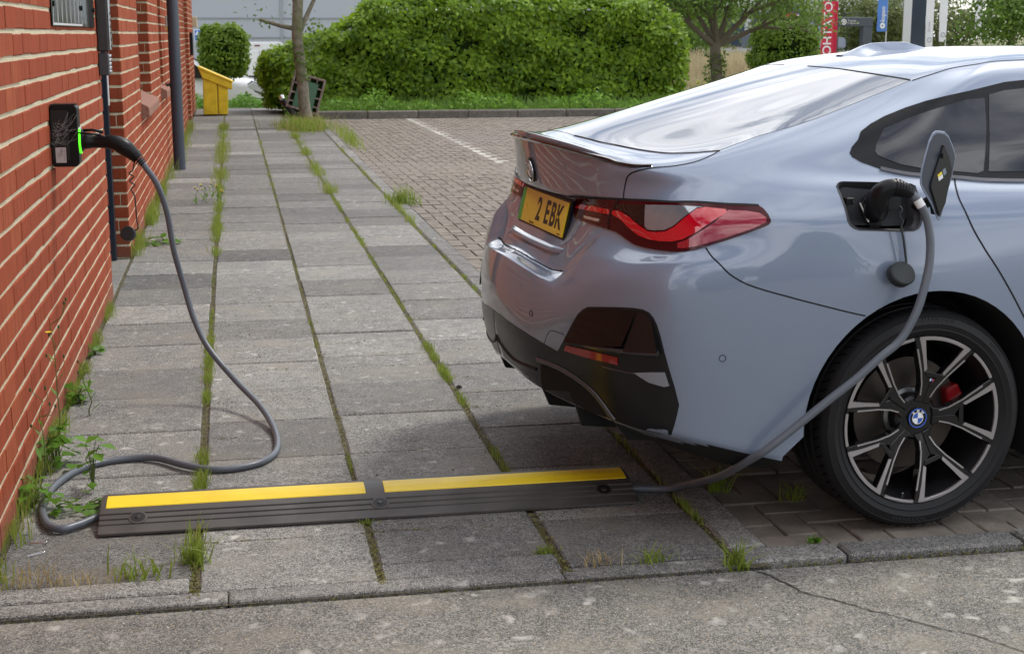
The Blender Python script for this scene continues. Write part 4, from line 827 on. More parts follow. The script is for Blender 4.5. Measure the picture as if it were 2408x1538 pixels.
for c in range(NC - 1):
    a, b = vert(0, c, 1), vert(0, c + 1, 1); a2, b2 = vert(0, c, -1), vert(0, c + 1, -1)
    q = list(dict.fromkeys([a, a2, b2, b]))
    if len(q) > 2: fs.append(q)
cage = frm("cage", vs, fs)
bm = bmesh.new(); bm.from_mesh(cage); bmesh.ops.recalc_face_normals(bm, faces=bm.faces)
cl = bm.edges.layers.float.new('crease_edge'); bm.verts.ensure_lookup_table()
for (a, b), wt in CR.items():
    for s in (1, -1):
        e = bm.edges.get((bm.verts[vert(*a, s)], bm.verts[vert(*b, s)]))
        if e: e[cl] = wt
for c in range(NC - 1):
    for s in (1, -1):
        e = bm.edges.get((bm.verts[vert(0, c, s)], bm.verts[vert(0, c + 1, s)]))
        if e: e[cl] = 1.0
bm.to_mesh(cage); bm.free()
def applied(me, mods):
    o = bpy.data.objects.new("tmp", me); COL.objects.link(o)
    for t, kw in mods:
        md = o.modifiers.new(t, t)
        for k, v in kw.items(): setattr(md, k, v)
    dg = bpy.context.evaluated_depsgraph_get(); r = bpy.data.meshes.new_from_object(o.evaluated_get(dg))
    bpy.data.objects.remove(o); return r
skin = applied(cage, [('SUBSURF', dict(levels=3, render_levels=3))])
sv = [v.co.copy() for v in skin.vertices]
BV = BVHTree.FromPolygons(sv, [tuple(p.vertices) for p in skin.polygons])
_sn = [v.normal.copy() for v in skin.vertices]; _sp = [tuple(p.vertices) for p in skin.polygons]
def on_skin(p):
    co, no, fi, di = BV.find_nearest(Vector(p))
    ws = 0; n = Vector((0, 0, 0))                           # blended vertex normal, for smooth offsets
    for i in _sp[fi]:
        w = 1.0 / ((sv[i] - co).length + 1e-4); n += _sn[i] * w
    return co, n.normalized()
def hit(p, d):
    """first body point met from p along d, with its smooth normal"""
    co, no, fi, di = BV.ray_cast(Vector(p), Vector(d))
    if co is None: return on_skin(p)
    n = Vector((0, 0, 0))
    for i in _sp[fi]: n += _sn[i] * (1.0 / ((sv[i] - co).length + 1e-4))
    return co, n.normalized()
CAR['inv'] = 0.0
TR = {
 'tail': [(-0.944,-0.305,0.973),(-0.921,-0.394,0.982),(-0.901,-0.467,0.989),(-0.858,-0.592,0.998),(-0.807,-0.687,1.003),(-0.750,-0.758,1.004),(-0.649,-0.820,1.003),(-0.575,-0.844,1.000),(-0.541,-0.853,0.998),(-0.530,-0.861,0.990),(-0.520,-0.873,0.975),(-0.516,-0.882,0.961),(-0.516,-0.885,0.954),(-0.524,-0.885,0.946),(-0.533,-0.885,0.942),(-0.587,-0.877,0.923),(-0.645,-0.866,0.903),(-0.702,-0.855,0.886),(-0.732,-0.848,0.877),(-0.760,-0.834,0.871),(-0.783,-0.808,0.868),(-0.812,-0.764,0.868),(-0.838,-0.722,0.870),(-0.855,-0.688,0.875),(-0.866,-0.657,0.884),(-0.872,-0.632,0.893),(-0.881,-0.602,0.901),(-0.893,-0.563,0.905),(-0.904,-0.478,0.907),(-0.911,-0.365,0.907),(-0.911,-0.294,0.908),(-0.904,-0.230,0.925)],
 'red_in': [(-0.898,-0.231,0.944),(-0.897,-0.320,0.952),(-0.893,-0.445,0.961),(-0.880,-0.544,0.962),(-0.881,-0.545,0.947),(-0.896,-0.452,0.945),(-0.901,-0.334,0.939),(-0.901,-0.263,0.936)],
 'red_in2': [(-0.905,-0.375,0.924),(-0.894,-0.495,0.928),(-0.897,-0.497,0.919),(-0.907,-0.388,0.917)],
 'red': [(-0.877,-0.557,0.961),(-0.866,-0.594,0.962),(-0.853,-0.642,0.950),(-0.839,-0.686,0.931),(-0.824,-0.721,0.917),(-0.807,-0.747,0.917),(-0.788,-0.770,0.921),(-0.768,-0.787,0.936),(-0.740,-0.800,0.964),(-0.710,-0.805,0.987),(-0.688,-0.812,0.992),(-0.635,-0.836,0.987),(-0.633,-0.843,0.979),(-0.674,-0.841,0.957),(-0.719,-0.832,0.926),(-0.754,-0.816,0.904),(-0.778,-0.794,0.895),(-0.803,-0.762,0.893),(-0.825,-0.729,0.895),(-0.841,-0.694,0.902),(-0.856,-0.651,0.920),(-0.866,-0.608,0.939),(-0.877,-0.563,0.949)],
 'clear': [(-0.819,-0.682,0.988),(-0.782,-0.733,0.992),(-0.740,-0.777,0.994),(-0.691,-0.810,0.993),(-0.709,-0.804,0.990),(-0.743,-0.796,0.965),(-0.771,-0.783,0.938),(-0.789,-0.767,0.926),(-0.809,-0.742,0.922),(-0.824,-0.719,0.922),(-0.828,-0.708,0.930)],
 'darkin': [(-0.869,-0.572,0.982),(-0.853,-0.616,0.984),(-0.821,-0.680,0.988),(-0.829,-0.706,0.930),(-0.843,-0.673,0.942),(-0.854,-0.633,0.957),(-0.865,-0.596,0.968),(-0.871,-0.572,0.971)],
 'red_out': [(-0.628,-0.840,0.985),(-0.580,-0.855,0.983),(-0.543,-0.867,0.977),(-0.528,-0.878,0.965),(-0.530,-0.882,0.953),(-0.568,-0.878,0.937),(-0.644,-0.864,0.912),(-0.701,-0.850,0.894),(-0.730,-0.841,0.885),(-0.757,-0.826,0.879),(-0.769,-0.814,0.879),(-0.767,-0.809,0.893),(-0.748,-0.822,0.902),(-0.712,-0.836,0.926),(-0.671,-0.844,0.953)],
 'tailsplit': [(-0.866,-0.573,0.996),(-0.874,-0.562,0.970),(-0.882,-0.548,0.936),(-0.893,-0.561,0.906)],
 'trunk_side': [(-0.859,-0.589,0.999),(-0.856,-0.586,1.017),(-0.852,-0.588,1.038),(-0.849,-0.596,1.059),(-0.845,-0.608,1.072),(-0.834,-0.629,1.083),(-0.798,-0.659,1.094),(-0.739,-0.681,1.101),(-0.681,-0.686,1.110),(-0.637,-0.681,1.121),(-0.601,-0.667,1.133),(-0.580,-0.653,1.141)],
 'trunk_bot': [(-0.967,0.326,0.754),(-0.980,0.259,0.752),(-1.005,0.064,0.756),(-1.008,-0.081,0.752),(-1.001,-0.171,0.745),(-0.990,-0.243,0.740),(-0.978,-0.310,0.734),(-1.005,-0.493,0.752)],
 'lip': [(-0.985,0.051,1.145),(-0.981,-0.113,1.142),(-0.963,-0.239,1.137),(-0.945,-0.325,1.131),(-0.925,-0.402,1.125),(-0.905,-0.473,1.119),(-0.877,-0.520,1.111),(-0.852,-0.571,1.103),(-0.826,-0.618,1.100),(-0.792,-0.653,1.100)],
 'fender': [(-0.701,-0.856,0.886),(-0.691,-0.879,0.867),(-0.674,-0.890,0.847),(-0.655,-0.895,0.825),(-0.635,-0.898,0.807),(-0.594,-0.903,0.783),(-0.533,-0.909,0.761),(-0.471,-0.915,0.743),(-0.441,-0.917,0.734),(-0.355,-0.922,0.710),(-0.267,-0.926,0.686)],
 'rwin': [(-0.875,0.039,1.159),(-0.867,-0.132,1.155),(-0.832,-0.280,1.145),(-0.797,-0.357,1.139),(-0.762,-0.427,1.132),(-0.733,-0.478,1.128),(-0.701,-0.532,1.126),(-0.669,-0.571,1.128),(-0.634,-0.611,1.132),(-0.580,-0.658,1.140),(-0.580,-0.653,1.141),(-0.530,-0.644,1.156),(-0.445,-0.633,1.180),(-0.356,-0.635,1.202),(-0.262,-0.628,1.227),(-0.163,-0.612,1.257),(-0.062,-0.597,1.290),(0.011,-0.590,1.314),(0.082,-0.582,1.338),(0.042,-0.489,1.350),(0.008,-0.372,1.360),(-0.013,-0.221,1.368),(-0.024,-0.089,1.371),(-0.021,0.076,1.372)],
 'roofrail': [(0.085,-0.586,1.337),(0.157,-0.584,1.357),(0.233,-0.576,1.375),(0.319,-0.579,1.387),(0.409,-0.579,1.396)],
 'dlo_low': [(-0.215,-0.768,1.135),(-0.211,-0.777,1.124),(-0.189,-0.789,1.110),(-0.134,-0.806,1.090),(-0.092,-0.813,1.080),(-0.049,-0.820,1.073),(-0.005,-0.823,1.068),(0.108,-0.828,1.059),(0.267,-0.835,1.046)],
 'dlo_up': [(-0.215,-0.768,1.135),(-0.203,-0.757,1.151),(-0.175,-0.741,1.171),(-0.157,-0.721,1.193),(-0.117,-0.705,1.214),(-0.064,-0.690,1.235),(0.012,-0.678,1.259),(0.086,-0.670,1.278),(0.159,-0.667,1.293),(0.233,-0.663,1.306),(0.370,-0.647,1.332)],
 'glass_low': [(-0.135,-0.772,1.136),(-0.130,-0.780,1.126),(-0.099,-0.790,1.112),(-0.063,-0.800,1.099),(0.002,-0.809,1.087),(0.183,-0.820,1.069),(0.275,-0.822,1.064)],
 'glass_up': [(-0.135,-0.772,1.136),(-0.125,-0.758,1.155),(-0.098,-0.736,1.184),(-0.081,-0.724,1.200),(-0.004,-0.709,1.225),(0.072,-0.698,1.246),(0.147,-0.689,1.264),(0.224,-0.679,1.281),(0.291,-0.671,1.293),(0.361,-0.664,1.305)],
 'pillar': [(0.301,-0.669,1.297),(0.259,-0.730,1.208),(0.223,-0.780,1.136),(0.193,-0.820,1.069)],
 'fuel': [(-0.293,-0.841,1.047),(-0.287,-0.836,1.053),(-0.277,-0.832,1.057),(-0.265,-0.831,1.058),(-0.214,-0.835,1.056),(-0.141,-0.839,1.053),(-0.052,-0.844,1.047),(-0.040,-0.850,1.041),(-0.041,-0.865,1.025),(-0.041,-0.882,0.999),(-0.043,-0.899,0.968),(-0.044,-0.906,0.948),(-0.050,-0.910,0.932),(-0.060,-0.912,0.921),(-0.074,-0.913,0.916),(-0.117,-0.912,0.916),(-0.199,-0.911,0.921),(-0.249,-0.911,0.924),(-0.265,-0.910,0.929),(-0.279,-0.909,0.939),(-0.286,-0.905,0.953),(-0.287,-0.893,0.978),(-0.289,-0.875,1.006),(-0.292,-0.857,1.029)],
 'door': [(0.101,-0.831,1.057),(0.091,-0.860,1.028),(0.092,-0.884,0.993),(0.118,-0.910,0.925),(0.159,-0.918,0.859),(0.193,-0.922,0.813),(0.231,-0.923,0.761)],
 'trim_top': [(-1.097,0.145,0.574),(-1.103,0.060,0.568),(-1.101,-0.082,0.565),(-1.090,-0.201,0.555),(-1.073,-0.294,0.546),(-1.054,-0.362,0.535),(-1.035,-0.413,0.525),(-1.017,-0.458,0.516),(-1.010,-0.494,0.556),(-1.004,-0.526,0.594),(-0.998,-0.552,0.625),(-0.991,-0.578,0.655),(-0.983,-0.599,0.672),(-0.974,-0.621,0.684),(-0.951,-0.671,0.692),(-0.919,-0.728,0.700),(-0.888,-0.771,0.704),(-0.866,-0.797,0.703),(-0.851,-0.811,0.696),(-0.841,-0.820,0.682),(-0.833,-0.826,0.664),(-0.822,-0.832,0.627),(-0.811,-0.836,0.582),(-0.797,-0.842,0.529),(-0.781,-0.846,0.480),(-0.767,-0.848,0.426),(-0.770,-0.843,0.398),(-0.775,-0.837,0.366),(-0.780,-0.826,0.331)],
 'refl': [(-1.003,-0.508,0.546),(-0.967,-0.602,0.549),(-0.939,-0.663,0.549),(-0.909,-0.715,0.547),(-0.907,-0.712,0.524),(-0.937,-0.659,0.525),(-0.965,-0.596,0.524),(-0.987,-0.539,0.525),(-1.005,-0.494,0.527)],
 'pocket': [(-0.988,-0.583,0.648),(-0.972,-0.626,0.677),(-0.919,-0.727,0.692),(-0.879,-0.780,0.695),(-0.898,-0.739,0.589),(-0.931,-0.686,0.580),(-0.969,-0.606,0.571),(-1.000,-0.526,0.565)],
 'pocket2': [(-0.875,-0.785,0.694),(-0.860,-0.802,0.692),(-0.845,-0.816,0.674),(-0.834,-0.821,0.633),(-0.823,-0.826,0.584),(-0.892,-0.745,0.575),(-0.886,-0.760,0.623)],
 'silver': [(-0.873,-0.758,0.509),(-0.837,-0.803,0.518),(-0.807,-0.833,0.523),(-0.794,-0.838,0.483),(-0.806,-0.829,0.479),(-0.841,-0.794,0.487)],
 'strake': [(-1.048,-0.346,0.469),(-1.028,-0.404,0.467),(-1.008,-0.450,0.461),(-0.991,-0.488,0.453),(-0.971,-0.529,0.440),(-0.953,-0.565,0.425),(-0.938,-0.594,0.408),(-0.922,-0.619,0.383),(-0.908,-0.638,0.359),(-0.895,-0.655,0.339)],
 'cav': [(-1.040,-0.360,0.456),(-1.012,-0.434,0.451),(-0.989,-0.482,0.439),(-0.969,-0.523,0.425),(-0.951,-0.558,0.408),(-0.935,-0.585,0.388),(-0.918,-0.610,0.360),(-0.908,-0.617,0.340),(-0.938,-0.522,0.339),(-0.963,-0.467,0.352),(-0.979,-0.463,0.389),(-1.018,-0.300,0.359)],
 'diffline': [(-1.091,0.070,0.479),(-1.087,-0.041,0.455),(-1.074,-0.142,0.429),(-1.059,-0.248,0.428),(-1.045,-0.317,0.430)],
 'sensor1': [(-1.067,-0.329,0.614)],
 'sensor2': [(-0.655,-0.892,0.567)],
 'tow': [(-1.042,-0.395,0.528),(-1.039,-0.412,0.554),(-1.036,-0.429,0.573),(-1.031,-0.446,0.580),(-1.011,-0.502,0.578)],
 'ledge': [(-0.959,0.250,0.792),(-0.971,0.084,0.794),(-0.973,-0.059,0.793),(-0.967,-0.181,0.791),(-0.957,-0.286,0.790)],
 'emb': [(-0.977,-0.022,1.035)],
}

# ---------------------------------------------------------------- cut the wheel arches and the charge port out of the body
def prism_uz(poly, v0, v1, mi):
    b = MB(); b.prism(poly, 'y', v0, v1, mi); return b
def arch_poly(u0, r=0.395):
    pts = [(u0 + r * math.cos(a), 0.345 + r * math.sin(a)) for a in [math.radians(d) for d in range(-8, 189, 6)]]
    return [(u0 + 0.425, 0.10)] + pts + [(u0 - 0.455, 0.26), (u0 - 0.475, 0.10)]
cut = MB()
for u0 in (0.0, 2.856):
    cut.prism(arch_poly(u0), 'y', -1.2, -0.60, 1); cut.prism(arch_poly(u0), 'y', 0.60, 1.2, 1)
FUEL = [(p[0], p[2]) for p in TR['fuel']]
cut.prism(FUEL, 'y', -1.1, -0.795, 1)
cutme = cut.mesh("cut"); cutme.materials.append(m_paint); cutme.materials.append(m_well)
cuto = bpy.data.objects.new("cut", cutme); COL.objects.link(cuto)
skin.materials.clear(); skin.materials.append(m_paint); skin.materials.append(m_well)
for p in skin.polygons: p.material_index = 0
_rows0 = [p for p in skin.polygons if p.center.z < 0.30 and p.normal.z < -0.55]
for p in _rows0: p.material_index = 1
bodyme = applied(skin, [('BOOLEAN', dict(operation='DIFFERENCE', object=cuto, solver='EXACT'))])
bpy.data.objects.remove(cuto)
link("body", bodyme, None, CAR, smooth=True, sharp=42)

# ---------------------------------------------------------------- panels that lie on the skin
def cat_closed(pts, n=4):
    P = [Vector(p) for p in pts]; L = len(P); out = []
    for i in range(L):
        p0, p1, p2, p3 = P[i - 1], P[i], P[(i + 1) % L], P[(i + 2) % L]
        for k in range(n):
            t = k / n
            out.append(0.5 * ((2 * p1) + (p2 - p0) * t + (2 * p0 - 5 * p1 + 4 * p2 - p3) * t * t + (3 * p1 - p0 - 3 * p2 + p3) * t ** 3))
    return out
def panel_mesh(outline, d, off=0.003, step=0.02, depth=0.006, dome=0.0, mirror=False, curved=0, tilt=None):
    """a skin that follows the body inside an outline; d is the outward view direction"""
    d = Vector(d).normalized(); pts = cat_closed(outline, curved) if curved else [Vector(p) for p in outline]
    ex = d.cross(Vector((0, 0, 1)))
    ex = ex.normalized() if ex.length > 0.1 else Vector((1, 0, 0))
    ey = d.cross(ex).normalized()
    q = [Vector((p.dot(ex), p.dot(ey))) for p in pts]
    # resample the outline so that its edges are no longer than the step
    rq = []
    for i, a in enumerate(q):
        b = q[(i + 1) % len(q)]; n = max(1, int((b - a).length / step))
        rq += [a + (b - a) * (k / n) for k in range(n)]
    q = rq
    xs = [p.x for p in q]; ys = [p.y for p in q]; inner = []
    def dist(p):
        m = 1e9
        for i, a in enumerate(q):
            b = q[(i + 1) % len(q)]; ab = b - a; t = max(0, min(1, (p - a).dot(ab) / max(ab.length_squared, 1e-12)))
            m = min(m, (p - a - ab * t).length)
        return m
    def inside(p):
        c = False; j = len(q) - 1
        for i in range(len(q)):
            if (q[i].y > p.y) != (q[j].y > p.y) and p.x < (q[j].x - q[i].x) * (p.y - q[i].y) / (q[j].y - q[i].y) + q[i].x: c = not c
            j = i
        return c
    y = min(ys) + step / 2; k = 0
    while y < max(ys):
        x = min(xs) + step / 2 * (1 + k % 2)
        while x < max(xs):
            p = Vector((x, y))
            if inside(p) and dist(p) > step * 0.45: inner.append(p)
            x += step
        y += step * 0.87; k += 1
    n0 = len(q)
    co, ed, fa, _, _, _ = delaunay_2d_cdt(q + inner, [(i, (i + 1) % n0) for i in range(n0)], [], 1, 1e-6)
    cen = sum((p.dot(d) for p in pts)) / len(pts)
    vs = []; ns = []; hs = []
    for p in co:
        o = ex * p.x + ey * p.y + d * (cen + 0.35); c, n = hit(o, -d)
        h = off + (dome * min(1.0, dist(p) / 0.03) if dome else 0.0)
        if tilt: h += tilt[1] * max(0.0, tilt[0] - c.z)
        vs.append(c + n * h); ns.append(n); hs.append(h)
    fs = [tuple(f) for f in fa]
    cnt = {}
    for f in fs:
        for i in range(len(f)):
            e = (f[i], f[(i + 1) % len(f)]); cnt[e] = 1
    rim = [e for e in cnt if (e[1], e[0]) not in cnt]; mp = {}
    for a, b in rim:
        for i in (a, b):
            if i not in mp: mp[i] = len(vs); vs.append(vs[i] - ns[i] * (depth + hs[i]))
        fs.append((b, a, mp[a], mp[b]))
    if mirror: vs = [Vector((v.x, -v.y, v.z)) for v in vs]
    me = frm("panel", vs, fs); bm = bmesh.new(); bm.from_mesh(me)
    bmesh.ops.recalc_face_normals(bm, faces=bm.faces)
    dd = Vector((d.x, -d.y, d.z)) if mirror else d
    if sum(f.normal.dot(dd) * f.calc_area() for f in bm.faces) < 0: bmesh.ops.reverse_faces(bm, faces=bm.faces)
    bm.to_mesh(me); bm.free(); return me
def panel(name, outline, d, m, parent=None, both=True, label=None, **kw):
    r = []
    for mir in ((False, True) if both else (False,)):
        o = link(name, panel_mesh(outline, d, mirror=mir, **kw), m, parent if parent is not None else CAR, smooth=True, sharp=40, label=label); r.append(o)
    return r
def ribbon(name, line, m, width=0.004, off=0.0009, parent=None, both=True, n=6, smoothline=True, tube_r=None):
    """a narrow strip along a line on the skin, a panel gap or a trim bead"""
    L = catmull(line, n) if smoothline else [Vector(p) for p in line]
    for s in ((1, -1) if both else (1,)):
        if tube_r:
            pts = []
            for p in L:
                c, nn = on_skin(p); c = c + nn * off; pts.append((c.x, c.y * s, c.z))
            MB().tube(pts, tube_r, 8).obj(name, m, parent if parent is not None else CAR, smooth=True, sharp=50); continue
        vs = []; fs = []
        for i, p in enumerate(L):
            c, nn = on_skin(p); t = (L[min(i + 1, len(L) - 1)] - L[max(i - 1, 0)]).normalized(); b = t.cross(nn).normalized() * width / 2
            for q in (c + b + nn * off, c - b + nn * off): vs.append((q.x, q.y * s, q.z))
        for i in range(len(L) - 1): fs.append((2 * i, 2 * i + 1, 2 * i + 3, 2 * i + 2))
        if s < 0: fs = [f[::-1] for f in fs]
        link(name, frm(name, vs, fs), m, parent if parent is not None else CAR)

# rear window: the traced half plus its mirror image
RW = [p for p in TR['rwin'] if p[1] < -0.05]
RW = RW + [(p[0], -p[1], p[2]) for p in RW[::-1]]
rwin = panel("rear_window", RW, (-0.45, 0, 1), m_rglass, both=False, off=0.0012, step=0.03, depth=0.002)[0]
ribbon("window_seal", [p for p in TR['rwin'][1:10]], m_seam, 0.006, 0.0022)
ribbon("window_seal", [p for p in TR['rwin'][18:23]], m_seam, 0.007, 0.0022)
ribbon("roof_seam", TR['roofrail'] + [(0.7, -0.578, 1.41), (1.1, -0.575, 1.405), (1.5, -0.56, 1.38)], m_seam, 0.0045)

# side windows: one long shape with a gloss surround, then the panes
dl = TR['dlo_low'] + [(0.7, -0.84, 1.04), (1.2, -0.84, 1.03), (1.7, -0.83, 1.02), (1.98, -0.81, 1.03)]
du = TR['dlo_up'][1:] + [(0.65, -.63, 1.355), (1.0, -.63, 1.35), (1.3, -.64, 1.32), (1.6, -.68, 1.24), (1.85, -.74, 1.13)]
panel("window_surround", dl + du[::-1], (0, -1, 0.35), mat("window_surround", (.006, .006, .007), .2, 0, .3), off=0.0020, step=0.016, depth=0.003)
gl = TR['glass_low']; gu = TR['glass_up']
panel("window_pane", gl[:6] + [(0.205, -.815, 1.075), (0.262, -.725, 1.21), (0.283, -.68, 1.285)] + gu[1:8][::-1], (0, -1, 0.35), m_glass, off=0.0036, step=0.016, depth=0.002)
panel("window_pane", [(0.222, -.815, 1.073), (0.6, -.83, 1.068), (0.98, -.83, 1.06), (1.0, -.65, 1.325), (0.65, -.65, 1.33), (0.361, -.664, 1.307), (0.302, -.668, 1.293)], (0, -1, 0.35), m_glass, off=0.0036, step=0.03, depth=0.002)
panel("window_pane", [(1.05, -.83, 1.058), (1.5, -.83, 1.05), (1.85, -.80, 1.05), (1.72, -.70, 1.17), (1.5, -.66, 1.255), (1.25, -.65, 1.305), (1.06, -.65, 1.325)], (0, -1, 0.35), m_glass, off=0.0036, step=0.04, depth=0.002)
ribbon("window_trim", TR['dlo_low'][3:] + [(0.7, -0.84, 1.04), (1.2, -0.84, 1.03), (1.7, -0.83, 1.02)], mat("dark_chrome", (.10, .10, .11), .22, .6), 0.012, 0.0048)

# panel gaps
ribbon("door_gap", TR['door'] + [(0.30, -.92, .66), (.40, -.905, .50), (.44, -.90, .36), (.45, -.88, .25)], m_seam, 0.0052)
ribbon("door_gap", [(1.02, -.82, 1.04), (1.03, -.90, .9), (1.04, -.91, .7), (1.06, -.905, .45), (1.08, -.885, .24)], m_seam, 0.005)
ribbon("bumper_gap", TR['fender'] + [(-.225, -.927, .676)], m_seam, 0.0042)
ribbon("tailgate_gap", TR['trunk_side'], m_seam, 0.0046)
tb = [p for p in TR['trunk_bot'][2:7]]
ribbon("tailgate_gap", [(-1.012, 0.0, 0.757)] + tb[1:] + [(-.968, -.36, .733), (-.963, -.40, .732)], m_seam, 0.007)
ribbon("towing_cover_gap", TR['tow'], m_seam, 0.002, both=False)
for k, nm in (('sensor1', 1), ('sensor2', 1)):
    c, n = on_skin(TR[k][0]); ex = n.orthogonal().normalized(); ey = n.cross(ex)
    for s in (1, -1):
        b = MB(); ring = [c + (ex * math.cos(a) + ey * math.sin(a)) * 0.0098 + n * 0.0006 for a in [i * PI / 12 for i in range(25)]]
        b.tube([(p.x, p.y * s, p.z) for p in ring], 0.0010, 6, caps=False); b.obj("parking_sensor", m_seam, CAR)

# spoiler lip under the tail edge
lipl = [(-0.983, 0.0, 1.144)] + TR['lip'][1:]
L = catmull(lipl, 5)
for s in (1, -1):
    b = MB(); vs = []; fs = []; N = len(L)
    for i, p in enumerate(L):
        c, n = on_skin(p); k = min(1.0, (N - 1 - i) / 6.0) * 0.7 + 0.3
        out = Vector((n.x, n.y, 0)).normalized()
        for a, z in ((0.001, 0.006), (0.013 * k, 0.004), (0.014 * k, -0.003 * k), (0.004, -0.011 * k), (-0.004, -0.012 * k), (-0.004, 0.006)):
            q = c + out * a; vs.append((q.x, q.y * s, q.z + z))
    for i in range(N - 1):
        for k in range(6):
            a = i * 6 + k; b_ = i * 6 + (k + 1) % 6; fs.append((a, b_, b_ + 6, a + 6))
    fs += [tuple(range(6)), tuple(range((N - 1) * 6, N * 6))]
    b.add(vs, fs); b.obj("spoiler_lip", m_gloss, CAR, smooth=True, sharp=30)

# ---------------------------------------------------------------- tail lights
m_tl = mat("lamp_housing", (0.05, 0.001, 0.004), 0.12, 0, 0.35)
m_red = mat("lamp_red", (0.46, 0.002, 0.014), 0.05, 0, 0.6, coat=1.0, emit=(0.8, 0.01, 0.02), estr=0.02)
m_red2 = mat("lamp_outer_red", (0.26, 0.006, 0.014), 0.05, 0, 0.6, coat=1.0)
_w = nd(m_red2, "ShaderNodeTexWave", Scale=60.0); lk(m_red2, objco(m_red2), _w.inputs['Vector'])
lk(m_red2, mixc(m_red2, _w.outputs['Fac'], (0.24, 0.004, 0.016), (0.33, 0.009, 0.024)), bsdf(m_red2).inputs['Base Color'])
m_clear = mat("lamp_clear", (0.17, 0.18, 0.20), 0.03, 0.5, 0.6, coat=1.0)
_w = nd(m_clear, "ShaderNodeTexWave", Scale=110.0, wave_type='BANDS', bands_direction='Z'); lk(m_clear, objco(m_clear), _w.inputs['Vector'])
lk(m_clear, mixc(m_clear, _w.outputs['Fac'], (0.12, 0.13, 0.15), (0.40, 0.42, 0.46)), bsdf(m_clear).inputs['Base Color'])
m_dkl = mat("lamp_smoke", (0.010, 0.003, 0.004), 0.05, 0, 0.5, coat=0.2)
TLO = TR['tail'][:-1] + [(-.93, -.285, .945)]
D1 = (-0.62, -0.78, 0.05)
for s in (False, True):
    def pm(k, off, **kw): return panel_mesh(TR[k] if isinstance(k, str) else k, D1, off=off, step=0.014, mirror=s, **kw)
    tl = link("tail_light", panel_mesh(TLO, D1, off=0.004, step=0.016, depth=0.010, mirror=s), m_tl, CAR, smooth=True, sharp=45)
    link("light_bar", pm('red', 0.0062, depth=0.003), m_red, tl, smooth=True, sharp=45)
    link("light_bar", pm([p for p in TR['red_in'] if p[1] < -.25], 0.0062, depth=0.003), m_red, tl, smooth=True, sharp=45)
    link("outer_lens", pm('red_out', 0.0058, depth=0.003), m_red2, tl, smooth=True, sharp=45)
    link("clear_lens", pm('clear', 0.0058, depth=0.003), m_clear, tl, smooth=True, sharp=45)
    link("smoked_lens", pm('darkin', 0.0058, depth=0.003), m_dkl, tl, smooth=True, sharp=45)
    link("reversing_lens", pm('red_in2', 0.0058, depth=0.002), mat("lamp_fog", (.35, .28, .24), .15, 0, .5, coat=1), tl, smooth=True, sharp=45)
ribbon("tail_light_gap", [(p[0] - .004, p[1] - .004, p[2]) for p in TR['tailsplit']], m_seam, 0.005, 0.0068)
ribbon("tail_light_seal", TR['tail'][:9], m_seam, 0.007, 0.0045)

# ---------------------------------------------------------------- black lower trim, pockets, reflector, strakes
tt = [p for p in TR['trim_top'] if p[1] < -0.05]
low = [(-.80, -.795, .330), (-.87, -.69, .336), (-.925, -.535, .344), (-.962, -.42, .350), (-1.0, -.30, .362), (-1.03, -.15, .380), (-1.042, 0.0, .394)]
TRIM = [(-1.104, 0.0, .568)] + tt + low
panel("lower_trim", TRIM, (-0.72, -0.68, -0.12), mat("trim_black", (.008, .008, .009), .26, 0, .4), off=0.0016, step=0.022, depth=0.003)
panel("trim_pocket", TR['pocket'], (-0.75, -0.66, 0), mat("pocket_black", (.004, .004, .005), .12, 0, .4), off=0.0034, step=0.02, depth=0.002, tilt=(.69, .17))
panel("trim_pocket", TR['pocket2'], (-0.75, -0.66, 0), mat("pocket_side", (.007, .007, .008), .16, 0, .45), off=0.0034, step=0.02, depth=0.002, tilt=(.69, .17))
panel("reflector", TR['refl'], (-0.72, -0.69, 0.1), mat("reflector_red", (.24, .003, .005), .45, 0, .5, coat=.8), off=0.005, step=0.02, depth=0.004)
panel("trim_blade", TR['silver'], (-0.6, -0.8, 0), mat("blade_grey", (.23, .25, .29), .12, .2, .5, coat=1), off=0.0065, step=0.02, depth=0.006)
panel("diffuser_shade", TR['cav'], (-0.8, -0.55, -0.2), m_well, off=0.0030, step=0.03, depth=0.002)  # flat matte black patch, paints the dark of the recess under the strake
ribbon("diffuser_strake", TR['strake'], mat("strake_grey", (.045, .045, .05), .2, 0, .5, coat=.5), off=0.001, tube_r=0.0085)
ribbon("diffuser_rib", [(-1.092, 0.0, .478)] + TR['diffline'][1:], m_satin, off=0.001, tube_r=0.006)
for s in (1, -1):
    MB().prism([(-1.02, .37), (-.99, .30), (-.80, .27), (-.80, .36)], 'y', s * .27, s * .285).obj("diffuser_fin", m_satin, CAR); MB().prism([(-.965, .36), (-.94, .275), (-.80, .26), (-.80, .36)], 'y', s * .455, s * .47).obj("diffuser_fin", m_satin, CAR)
    MB().prism([(-.90, .345), (-.84, .262), (-.70, .25), (-.70, .34)], 'y', s * .60, s * .615).obj("diffuser_fin", m_satin, CAR)
m_rdg = mat("ridge_grey", (.03, .03, .034), .16, 0, .5, coat=.5)
ribbon("trim_ridge", [(-.97, -.606, .566), (-.931, -.686, .571), (-.895, -.742, .572), (-.86, -.785, .575), (-.822, -.828, .579)], m_rdg, off=.012, tube_r=.0085)
ribbon("trim_ridge", [(-.94, -.655, .508), (-.873, -.758, .505), (-.81, -.834, .514)], m_rdg, off=.001, tube_r=.0036)
